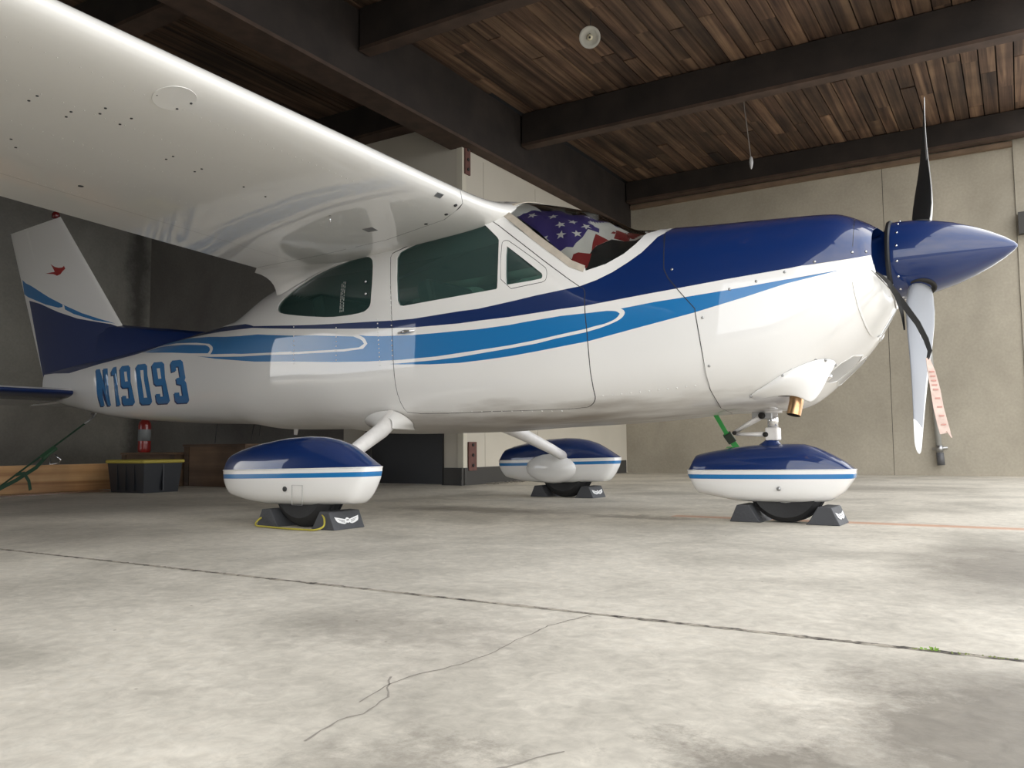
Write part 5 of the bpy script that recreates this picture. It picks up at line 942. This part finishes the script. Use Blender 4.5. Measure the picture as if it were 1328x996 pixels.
def wing(sgn):
    cs = np.linspace(0, 1, 61); ss = np.r_[np.linspace(.30, 1.2, 12), np.linspace(1.4, 5.3, 22)]
    C_, S_ = np.meshgrid(cs, ss, indexing='ij'); 
    B = [band([(.53 + .0, .80), (.60, .77), (.70, .745), (.80, .735), (.97, .73)], .0016), band([(.53, .80), (.47, .82), (.40, .80)], .0016)]
    flap = [(.855, .76), (.855, 2.95), (.8535, 2.95), (.8535, .76)]
    ail = [(.855, 2.99), (.855, 5.1), (.8535, 5.1), (.8535, 2.99)]
    cut = [(.853, 2.955), (1.0, 2.955), (1.0, 2.970), (.853, 2.970)]
    root = [(.853, .745), (1.0, .745), (1.0, .755), (.853, .755)]
    V, F, Cn = sheet(cs, ss, B + [flap, ail, cut])
    sea = np.zeros(len(F), bool)
    for P in B: sea |= inside(P, Cn)
    sea = sea.astype(int)
    for P in [flap, ail, cut]: sea[inside(P, Cn)] = 2
    p = wing_pt(V[:, 0], V[:, 1]); p = p * [1, sgn, 1]
    e = .004; a = wing_pt(np.clip(V[:, 0] + e, 0, 1), V[:, 1]) - wing_pt(np.clip(V[:, 0] - e, 0, 1), V[:, 1]); b = wing_pt(V[:, 0], V[:, 1] + e) - wing_pt(V[:, 0], V[:, 1] - e)
    nrm = np.cross(a, b); nrm /= np.maximum(np.linalg.norm(nrm, axis=1, keepdims=True), 1e-9)
    cen = wing_pt(np.full(len(V), .5), V[:, 1]) * .5 + wing_pt(np.full(len(V), 0.), V[:, 1]) * .5
    flip = ((wing_pt(V[:, 0], V[:, 1]) - cen) * nrm).sum(1) < 0; nrm[flip] *= -1
    nrm = nrm * [1, sgn, 1]
    A, B_, Cc = p[F[:, 0]], p[F[:, 1]], p[F[:, 2]]; fl = (np.cross(B_ - A, Cc - A) * nrm[F[:, 0]]).sum(1) < 0; F = F.copy(); F[fl] = F[fl][:, ::-1]
    o = mesh('wing', p, F, [WINGW, SEAM, principled('hairline_grey', (.40, .39, .37), .5)], plane, sea, True, normals=nrm)
    tip = wing_pt(np.linspace(0, 1, 61), np.full(61, 5.3)) * [1, sgn, 1]; tv = [tuple(q) for q in tip] + [tuple((q + Vector((0, -.12 * sgn, .02)))) for q in [Vector(q_) * .5 + Vector(tip.mean(0)) * .5 for q_ in tip]]
    mesh('wing_tip', tv, [(i, i + 1, 61 + i + 1, 61 + i) for i in range(60)] + [tuple(range(61, 122))], WHITE, o)
    return o
wr = wing(1); wl = wing(-1)
wr['label'] = 'right wing, seen from underneath'
# small things on the underside: screws, access plate, vents
def under(x, y):                            # point on the underside (starboard) at x, y
    s = -y; c = np.linspace(.5, 1, 400); P = wing_pt(c, np.full(400, s)); i = int(np.argmin(abs(P[:, 0] - x)))
    j = min(i + 3, 399); d = Vector(P[j] - P[max(i - 3, 0)]); n = d.cross(Vector((0, 1, 0))).normalized(); 
    if n.z > 0: n = -n
    return Vector(P[i]), n
def wscrew(x, y, r=.006, mt=None, name='screw'):
    p, n = under(x, y); mb = MB(); mb.lathe([(r, -.002), (r, .002), (r * .4, .003)], 10, frame(p, n)); return mb.build(name, mt or SEAM, wr, True)
for x, y in [(.2, -2.7), (.15, -2.7), (.18, -2.57), (.13, -2.56), (.29, -2.51), (.24, -2.5), (.29, -2.41), (.22, -2.41), (.12, -2.12), (.07, -2.12), (.1, -1.97), (.05, -1.97), (-.22, -2.58), (-.29, -2.53), (.07, -1.73), (.05, -1.59)]:
    wscrew(x, y, .005)
wscrew(-.50, -2.15, .012)
for x, y in [(.36, -.80), (.50, -.81), (.575, -.83)]: wscrew(x, y, .010)
p, n = under(.50, -2.38); mb = MB(); mb.lathe([(.075, -.002), (.075, .0004), (.074, .0007)], 40, frame(p, n)); mb.build('inspection_plate', WINGW, wr, False)
for k in range(6):
    a = k * PI / 3 + .3; wscrew(.50 + .06 * math.cos(a), -2.38 + .06 * math.sin(a), .005)
p, n = under(.09, -.93); Mx = frame(p, n, (1, .2, 0)); mb = MB(); mb.box(-.03, .03, -.03, .03, -.002, .0015, M=Mx); mb.build('fuel_drain_cover', principled('dull_grey', (.16, .16, .16), .5), wr)
p, n = under(.585, -.98); Mx = frame(p, n, (0, 1, 0)); mb = MB(); mb.box(-.024, .024, -.014, .014, -.002, .0015, M=Mx); mb.build('air_vent', STEEL, wr)
p, n = under(.09, -1.22); mb = MB(); mb.tube([p, p + n * .035], [.005, .003], 8); mb.build('fuel_drain', CHROME, wr, True)

for sgn in (1, -1):
    v = []; K = 7; XS_ = [.05, .03, 0, -.25, -.5, -.75, -.9, -1.0, -1.06, -1.12, -1.17]
    for i, x in enumerate(XS_):
        a, _ = under(max(x, -1.05), -.76 if x > -1.0 else -.76 + (-1.0 - x) * .7); a = Vector((x, a.y, a.z + .002)); zt_ = a.z - (.006 + .115 * min(1, max(0, (-x - .60) / .5)) ** 1.3)
        ts_ = np.linspace(.5, 1, 200); pp, _n = hull(np.full(200, x), ts_, .003); k_ = int(np.argmin(abs(pp[:, 2] - zt_))); b = Vector(pp[k_]); c = Vector((x, b.y - .015, a.z - .006))
        for k in range(K): s_ = k / (K - 1); q = a * (1 - s_)**2 + c * 2 * s_ * (1 - s_) + b * s_**2; v.append((q.x, q.y * sgn, q.z))
    f = [(i*K + k, i*K + k + 1, (i+1)*K + k + 1, (i+1)*K + k) for i in range(len(XS_) - 1) for k in range(K - 1)]
    mesh('wing_root_fairing', v, f if sgn < 0 else [q[::-1] for q in f], WHITE, plane)
mb = MB()
for x_ in (.46, .22, -.06, -.32, -.62):
    y_ = -.95
    while y_ > -3.3:
        q, n = under(x_ + (.004 if int(y_ * 100) % 2 else 0), y_); mb.lathe([(.0028, -.001), (.0024, .0006), (.001, .0010)], 6, frame(q, n)); y_ -= .038
mb.build('wing_rivets', WINGW, wr, True, kind='stuff')
# ---- fin and rudder
FIN = dict(z0=1.06, z1=2.56, le0=(-3.292, 1.06), le1=(-4.715, 2.575), te0=(-4.93, 1.06), te1=(-5.645, 2.545))
def fin_map(u, v, side):
    le = np.stack([FIN['le0'][0] + (FIN['le1'][0] - FIN['le0'][0]) * v, FIN['le0'][1] + (FIN['le1'][1] - FIN['le0'][1]) * v], -1)
    te = np.stack([FIN['te0'][0] + (FIN['te1'][0] - FIN['te0'][0]) * v, FIN['te0'][1] + (FIN['te1'][1] - FIN['te0'][1]) * v], -1)
    q = le + (te - le) * u[..., None]
    th = (1.0 - .45 * v) * .075 * (2.6 * np.sqrt(np.clip(u, 0, 1)) * (1 - u) ** .8 * .62 + .0)
    edge = np.clip((1 - v) / .03, 0, 1) ** .5
    return np.stack([q[..., 0], side * th * edge, q[..., 1]], -1)
def fin_uv(x, z_):
    v = (z_ - 1.06) / 1.5
    for _ in range(12):
        lx_ = FIN['le0'][0] + (FIN['le1'][0] - FIN['le0'][0]) * v; tx = FIN['te0'][0] + (FIN['te1'][0] - FIN['te0'][0]) * v
        u = (x - lx_) / (tx - lx_); zz = (FIN['le0'][1] + (FIN['le1'][1] - FIN['le0'][1]) * v) * (1 - u) + (FIN['te0'][1] + (FIN['te1'][1] - FIN['te0'][1]) * v) * u
        v += (z_ - zz) / 1.5
    return (min(max(u, 0), 1), min(max(v, 0), 1))
def fin():
    us = 1 - np.cos(np.linspace(0, PI / 2, 24)); vs_ = np.linspace(0, 1, 24)
    nv = [fin_uv(*p) for p in DATA['fin_navy']]; bl = [fin_uv(*p) for p in DATA['fin_blue']]; bd = [fin_uv(*p) for p in DATA['bird']]
    hinge = [(.640, -.01), (.640, 1.01), (.643, 1.01), (.643, -.01)]
    cl = lambda P: [(min(max(a, 0), 1), min(max(b, 0), 1)) for a, b in P]
    V, F, Cn = sheet(us, vs_, [cl(P) for P in (nv, bl, bd, hinge)])
    m = np.zeros(len(F), int); m[inside(bl, Cn)] = 2; m[inside(nv, Cn)] = 1; m[inside(bd, Cn)] = 4; 
    def fn(u, v, side):
        e = .01; u = np.clip(u, e, 1 - e); v = np.clip(v, .02, .96); a = fin_map(u + e, v, side) - fin_map(u - e, v, side); b = fin_map(u, v + e, side) - fin_map(u, v - e, side)
        n_ = np.cross(a, b); n_ /= np.linalg.norm(n_, axis=1, keepdims=True); n_[n_[:, 1] * side < 0] *= -1; return n_
    for name, keep in (('fin', Cn[:, 0] < .641), ('rudder', Cn[:, 0] >= .641)):
        v2, f2 = split(V, F, keep); P = []; FF = []; MI = []; NN = []
        for side in (-1, 1):
            p = fin_map(v2[:, 0], v2[:, 1], side); nn = fn(v2[:, 0], v2[:, 1], side); A, B_, Cc = p[f2[:, 0]], p[f2[:, 1]], p[f2[:, 2]]
            g_ = f2.copy(); fl = (np.cross(B_ - A, Cc - A) * nn[f2[:, 0]]).sum(1) < 0; g_[fl] = g_[fl][:, ::-1]; b = len(P)
            P += [tuple(q) for q in p]; NN += [tuple(q) for q in nn]; FF += [tuple(b + i for i in f) for f in g_]; MI += list(m[keep])
        mesh(name, P, FF, [WHITE, NAVY, BLUE, SEAM, RED], plane, MI, True, normals=NN)
fin()
# dorsal fillet
vv = []; xs = np.linspace(-2.42, -3.95, 16)
for x in xs:
    t = (x + 2.42) / (-3.75 + 2.42); zt_ = 1.283 + (1.462 - 1.283) * t; p, _ = hp(x, 1.0); zb_ = p.z - .05
    w0 = .075; 
    for yy, zz in ((-w0, zb_), (-w0 * .45, zt_ - .03 * 1), (0, zt_), (w0 * .45, zt_ - .03), (w0, zb_)): vv.append((x, yy, min(zz, zt_)))
ff = [(5*i + k, 5*i + k + 1, 5*i + 6 + k, 5*i + 5 + k) for i in range(15) for k in range(4)]
mesh('dorsal_fin', vv, ff, NAVY, plane)
mb = MB(); mb.lathe([(.035, 0), (.035, .04), (.022, .065), (.006, .07)], 16, Matrix.Translation((-4.80, 0, 2.57))); mb.build('beacon', principled('dark_red_lens', (.10, .01, .01), .2), plane, True)

# ---- stabilator
def stab(sgn):
    up, lo = airfoil(14); L = up[::-1] + lo[1:]; v = []; ys = [.04, .09, .3, .8, 1.4, 1.78]
    for y in ys:
        cut = -.03 if y < .1 else 0
        for (x, z_) in L:
            X = -4.17 + cut - 1.03 * x; Z = .885 - .083 * x + (z_ - .0) * 1.03 * .62 ; v.append((X, y * sgn, Z))
    n = len(L); f = [(i*n + k, i*n + k + 1, (i+1)*n + k + 1, (i+1)*n + k) for i in range(len(ys) - 1) for k in range(n - 1)] + [tuple(range(n)), tuple((len(ys)-1)*n + k for k in range(n))]
    mi = []
    for i in range(len(ys) - 1):
        for k in range(n - 1):
            xm = (L[k][0] + L[k + 1][0]) / 2; low = k >= 14
            mi.append(1 if ((low and xm < .42) or xm < .012) else 0)
    mi += [0, 0]
    o = mesh('stabilator', v, f, [WHITE, NAVY], plane, mi, True)
    bm = bmesh.new(); bm.from_mesh(o.data); bmesh.ops.recalc_face_normals(bm, faces=bm.faces); bm.to_mesh(o.data); bm.free(); return o
stab(-1); stab(1)
mb = MB(); mb.tube([(-4.02, 0, .70), (-4.06, 0, .665), (-4.10, 0, .70)], .006, 8); mb.build('tail_tie_ring', STEEL, plane, True)

# ---- main gear legs and cuffs
def leg(sgn):
    mb = MB(); P = [(-.16, .40, .60), (-.115, .52, .545), (-.035, .70, .47), (.040, 1.00, .355), (.065, 1.20, .28)]
    mb.tube([(x, y * sgn, z_) for x, y, z_ in P], [.052, .050, .043, .036, .033], 20)
    o = mb.build('main_gear_leg', PRIMER, plane, True)
    # fairing cuff on the belly: flares from the leg into the skin
    G = DATA['gearcuff']; G = [(G[0][0], .20)] + G + [(G[-1][0] - .02, .165)]; n = len(G); K = 8; v = []
    for i in range(n):
        pp, nn = hp(G[i][0], G[i][1], .004); a_ = PI - PI * 1.12 * i / (n - 1) + .06 * PI
        e = Vector((-.055 + .056 * math.cos(a_), -.66 + .02 * math.sin(a_), .487 + .052 * math.sin(a_)))
        m1 = pp.lerp(e, .55) + Vector((0, .012, -.0))
        for k in range(K):
            s_ = k / (K - 1); q = pp * (1 - s_)**2 + m1 * 2 * s_ * (1 - s_) + e * s_**2; v.append((q.x, q.y * -sgn, q.z))
    f = [(i*K + k, (i+1)*K + k, (i+1)*K + k + 1, i*K + k + 1) for i in range(n - 1) for k in range(K - 1)]
    c = mesh('gear_cuff', v, f, WHITE, plane); so = c.modifiers.new('solid', 'SOLIDIFY'); so.thickness = .004
    sb = c.modifiers.new('sub', 'SUBSURF'); sb.levels = 1; sb.render_levels = 1
    return o
leg(-1); leg(1)

# ---- wheel pants
def pant(top, bot, split_z, w, cx, cy, sgn, hump=None, x0=None, rake=0.0):
    """fairing from side outlines (x, z); split_z(x) = level of the joint; w(f) half-width by fraction of length"""
    tx, tz = zip(*top); bx, bz = zip(*bot); xa = min(tx[0], bx[0]); xb = max(tx[-1], bx[-1])
    N = 44; K = 40; V = []; rings = []
    xs = xa + (xb - xa) * (1 - np.cos(np.linspace(0.04, PI - .04, N))) / 2
    for x in xs:
        zt_ = float(np.interp(x, tx, tz)); zb_ = float(np.interp(x, bx, bz)); zs = split_z(x); fr = (x - xa) / (xb - xa); hw = w(fr)
        zt_ = max(zt_, zs + .004); zb_ = min(zb_, zs - .03)
        ring = []
        for k in range(K):
            a = 2 * PI * k / K - PI / 2; c = math.cos(a); s_ = math.sin(a)
            n_ = 2.3 if s_ > 0 else 3.6; r = (abs(c)**n_ + abs(s_)**n_)**(-1/n_)
            zz = zs + s_ * r * (zt_ - zs if s_ > 0 else zs - zb_)
            ring.append((x, hw * c * r, zz))
        rings.append(ring)
    return xs, rings
NT = [(-.553, .262), (-.507, .352), (-.42, .378), (-.301, .402), (-.123, .427), (.03, .434), (.12, .430), (.20, .416), (.27, .394), (.33, .362), (.39, .325), (.435, .297)]
NB = [(-.550, .215), (-.535, .185), (-.49, .137), (-.332, .113), (-.2, .103), (.10, .106), (.352, .120), (.39, .16), (.425, .22), (.437, .262)]
OT = [(1.465, .24), (1.503, .325), (1.58, .343), (1.70, .362), (1.80, .373), (1.95, .378), (2.043, .376), (2.10, .360), (2.155, .334), (2.225, .294), (2.268, .258)]
OB = [(1.468, .212), (1.485, .185), (1.515, .133), (1.709, .099), (1.806, .095), (2.10, .099), (2.157, .108), (2.216, .149), (2.266, .217)]
def build_pant(name, top, bot, sz, wf_, cx, cy, lab=None):
    root = empty(name, (cx, cy, 0), 0, plane)
    if lab: root['label'] = lab
    xs, rings = pant(top, bot, sz, wf_, 0, 0, 1)
    V = [p for r in rings for p in r]; K = len(rings[0]); N = len(rings)
    F = [(i*K + k, (i+1)*K + k, (i+1)*K + (k+1) % K, i*K + (k+1) % K) for i in range(N - 1) for k in range(K)] + [tuple(range(K)), tuple((N-1)*K + K - 1 - k for k in range(K))]
    o = mesh('shell', V, F, [WHITE, NAVY, BLUE], root, None, True)
    bm = bmesh.new(); bm.from_mesh(o.data)
    # open the bottom for the wheel
    ln = (top[0][0] + top[-1][0]) / 2
    for off, d in ((.004, 1), (-.018, 0), (-.040, 0)):
        xm = (xs[0] + xs[-1]) / 2; z0 = sz(xm) + off; sl = (sz(xs[-1]) - sz(xs[0])) / (xs[-1] - xs[0])
        bmesh.ops.bisect_plane(bm, geom=bm.verts[:] + bm.edges[:] + bm.faces[:], plane_co=(xm, 0, z0), plane_no=Vector((-sl, 0, 1)).normalized())
    xm = (xs[0] + xs[-1]) / 2; sl = (sz(xs[-1]) - sz(xs[0])) / (xs[-1] - xs[0])
    for f in bm.faces:
        c = f.calc_center_median(); d = c.z - (sz(xm) + sl * (c.x - xm)); f.material_index = 1 if d > .004 else (0 if d > -.018 else (2 if d > -.040 else 0)); f.smooth = True
    kill = [f for f in bm.faces if (lambda c: abs(c.y) < .075 and abs(c.x - wheelx) < .20 and c.z < .135)(f.calc_center_median())] if False else []
    bmesh.ops.recalc_face_normals(bm, faces=bm.faces); bm.to_mesh(o.data); bm.free()
    # joint lip
    A = [(x, r[0]) for x, r in zip(xs, rings)]; mb = MB(); P = []
    loop = [(x, wf_((x - xs[0]) / (xs[-1] - xs[0]) if True else 0)) for x in xs]
    pts = []
    for x, r in zip(xs, rings): pts.append((x, -max(abs(q[1]) for q in r) - .0005, sz(x) + .002))
    pts += [(x, -y, z_) for x, y, z_ in pts[::-1]]; pts.append(pts[0])
    mb.tube(pts, .003, 6, cap=False); mb.build('joint_lip', WHITE, root, True)
    return root
wf_main = lambda f: .050 + .092 * (math.sin(PI * min(max(f, 0), 1) ** .85)) ** .55 if 0 < f < 1 else .045
wf_nose = lambda f: .040 + .080 * (math.sin(PI * min(max(f, 0), 1) ** .9)) ** .55 if 0 < f < 1 else .035
szm = lambda x: .276 + .022 * x; szn = lambda x: .250 + .012 * (x - 1.9)
def tyre(x, y, r, w_, par, z0=None):
    Mx = frame((x, y, r), (0, 1, 0), (1, 0, 0)); mb = MB(); hw = w_ / 2
    prof = [(.095, -hw * .72), (.12, -hw * .86), (.16, -hw), (r - .04, -hw * .95), (r - .012, -hw * .72), (r - .002, -hw * .4)]
    for g in (-.35, 0, .35): prof += [(r, hw * (g - .12)), (r - .006, hw * (g - .06)), (r - .006, hw * (g + .06)), (r, hw * (g + .12))]
    prof += [(r - .002, hw * .4), (r - .012, hw * .72), (r - .04, hw * .95), (.16, hw), (.12, hw * .86), (.095, hw * .72)]
    mb.lathe(prof, 48, Mx); t = mb.build('tire', BLACK, par, True); autosmooth(t, 50)
    mb = MB(); mb.lathe([(.03, -hw * .78), (.09, -hw * .74), (.096, -hw * .6), (.096, hw * .6), (.09, hw * .74), (.03, hw * .78)], 32, Mx); h = mb.build('wheel_rim', STEEL, par, True); autosmooth(h, 40)
def wheel_unit(sgn):
    root = build_pant('wheel_fairing', NT, NB, szm, wf_main, 0, 1.27 * sgn)
    tyre(.02, 0, .205, .15, root)
    if sgn < 0:
        mb = MB(); mb.lathe([(.012, -.004), (.012, .002), (.007, .004)], 16, frame((-.005, -.139, .185), (0, -1, 0))); mb.build('axle_plug', SEAM, root, True)
        mb = MB(); x0, x1, z0, z1 = .045, .115, .112, .205; th = .0012
        for a, b, c_, d_ in ((x0, x1, z0, z0 + th), (x0, x1, z1 - th, z1), (x0, x0 + th, z0, z1), (x1 - th, x1, z0, z1)):
            mb.box(a, b, -.1395, -.137, c_, d_)
        mb.build('valve_door', principled('panel_line_grey', (.35, .35, .35), .6), root)
    # inboard axle bulge
    mb = MB(); v = []; K = 20; rings = [(0, 1.0), (.035, .93), (.06, .75), (.075, .45), (.08, .05)]
    for d, s_ in rings:
        for k in range(K):
            t = 2 * PI * k / K; v.append((-.045 + .215 * s_ * math.cos(t) * (1 if math.cos(t) > 0 else 1.05), -sgn * (.100 + d * 1.1), .213 + .112 * s_ * math.sin(t)))
    n = K; mb.add(v, [(i*n + k, i*n + (k+1) % n, (i+1)*n + (k+1) % n, (i+1)*n + k) for i in range(len(rings) - 1) for k in range(n)] + [tuple((len(rings)-1)*n + k for k in range(n))])
    o = mb.build('axle_fairing', WHITE, root, True); bm = bmesh.new(); bm.from_mesh(o.data); bmesh.ops.recalc_face_normals(bm, faces=bm.faces); bm.to_mesh(o.data); bm.free()
wheel_unit(-1); wheel_unit(1)
nroot = build_pant('wheel_fairing', OT, OB, szn, wf_nose, 0, 0)
tyre(1.955, 0, .185, .13, nroot)
mb = MB(); mb.lathe([(.010, -.004), (.010, .003), (.006, .005)], 16, frame((1.946, -.120, .165), (0, -1, 0))); mb.build('axle_plug', STEEL, nroot, True)
mb = MB(); v = []
for z_, a, b in ((.350, .13, .055), (.372, .075, .045), (.392, .045, .036), (.402, .036, .030)):
    for k in range(20): t = 2 * PI * k / 20; v.append((1.895 + a * math.cos(t) * (1 if math.cos(t) < 0 else .55), b * math.sin(t), z_))
mb.add(v, [(i*20 + k, i*20 + (k+1) % 20, (i+1)*20 + (k+1) % 20, (i+1)*20 + k) for i in range(3) for k in range(20)] + [tuple(60 + k for k in range(20))]); sc_ = mb.build('strut_collar', NAVY, nroot, True); bm = bmesh.new(); bm.from_mesh(sc_.data); bmesh.ops.recalc_face_normals(bm, faces=bm.faces); bm.to_mesh(sc_.data); bm.free()

# ---- nose gear strut and scissor link
gear = empty('nose_gear', (0, 0, 0), 0, plane)
mb = MB(); mb.tube([(1.895, 0, .64), (1.895, 0, .545)], .040, 20); mb.tube([(1.895, 0, .545), (1.895, 0, .53)], .046, 20); mb.tube([(1.895, 0, .53), (1.895, 0, .455)], .025, 16); mb.build('strut', PRIMER, gear, True); 
mb = MB(); mb.tube([(1.895, 0, .535), (1.895, 0, .45)], .0262, 16); mb.build('oleo_piston', CHROME, gear, True)
mb = MB(); mb.box(1.865, 1.925, -.036, .036, .395, .458); mb.build('strut_block', PRIMER, gear, bevel=.006)
for a, b in (((1.85, .520), (1.705, .440)), ((1.865, .425), (1.715, .428))):
    mb = MB()
    for s in (-1, 1): mb.tube([(a[0], s * .022, a[1]), ((a[0]+b[0])/2, s * .018, (a[1]+b[1])/2), (b[0], s * .010, b[1])], [.013, .010, .008], 10)
    mb.build('scissor_link', PRIMER, gear, True)
mb = MB(); mb.tube([(1.708, -.028, .434), (1.708, .028, .434)], .010, 12); mb.tube([(1.852, -.045, .517), (1.852, .045, .517)], .016, 12); mb.tube([(1.868, -.042, .424), (1.868, .042, .424)], .013, 12); mb.build('link_bolt', SOOT_SHADE, gear, True)
mb = MB(); mb.box(1.80, 1.90, -.03, .03, .500, .545); mb.build('strut_bracket', STEEL, gear, bevel=.005)

# ---- belly antennas and mast
mb = MB(); mb.tube([(-1.42, -.05, .55), (-1.43, -.05, .47)], [.020, .012], 12); mb.build('belly_mast', PRIMER, plane, True)
for x, dx, z1 in ((-2.35, -.03, .42), (-1.92, -.04, .44), (-1.85, -.02, .47)):
    mb = MB(); mb.tube([(x, 0, .60), (x + dx, 0, z1)], .003, 6); mb.build('belly_antenna', SEAM, plane, True)

# ---- cabin interior
mb = MB(); mb.box(-1.1, 1.25, -.40, .40, .60, .64); mb.build('cabin_floor', LINING, plane)
def seat(x, y):
    r = empty('seat', (x, y, .64), 0, plane)
    MB().box(-.22, .24, -.22, .22, .12, .26).build('seat_cushion', SEAT, r, bevel=.03)
    Mx = Matrix.Translation((-.22, 0, .24)) @ Matrix.Rotation(math.radians(-14), 4, 'Y')
    MB().box(-.05, .06, -.22, .22, 0, .46, M=Mx).build('seat_back', SEAT, r, bevel=.03)
seat(.40, -.27); seat(.40, .27); seat(-.45, -.27); seat(-.45, .27)
mb = MB(); mb.box(1.02, 1.30, -.50, .50, .95, 1.22); mb.build('instrument_panel', principled('panel_black', (.02, .02, .02), .6), plane, bevel=.03)
# latches and a printed placard on the quarter window
for z_ in DATA['latches']:
    p, n = hp(z_[0], z_[1], -.004); mb = MB(); mb.lathe([(.010, 0), (.008, .006), (.003, .008)], 10, frame(p, n)); mb.build('window_latch', CHROME, plane, True)
mb = MB(); x0, t0 = -.50, .60
pc = DATA['placard']
for i in range(3):
    xx = pc[0][0] + .012 + i * .014; k = 0
    tt = pc[3][1]
    while tt < pc[0][1]:
        h_ = random.choice([.004, .006, .009]); a, n = hp(xx, tt, -.0035); b, _ = hp(xx + .007, tt, -.0035); c, _ = hp(xx + .007, tt + h_, -.0035); d, _ = hp(xx, tt + h_, -.0035)
        mb.add([a, b, c, d], [(0, 1, 2, 3)]); tt += h_ + random.choice([.0015, .003])
mb.build('placard', principled('pale_print', (.35, .38, .36), .6), plane)
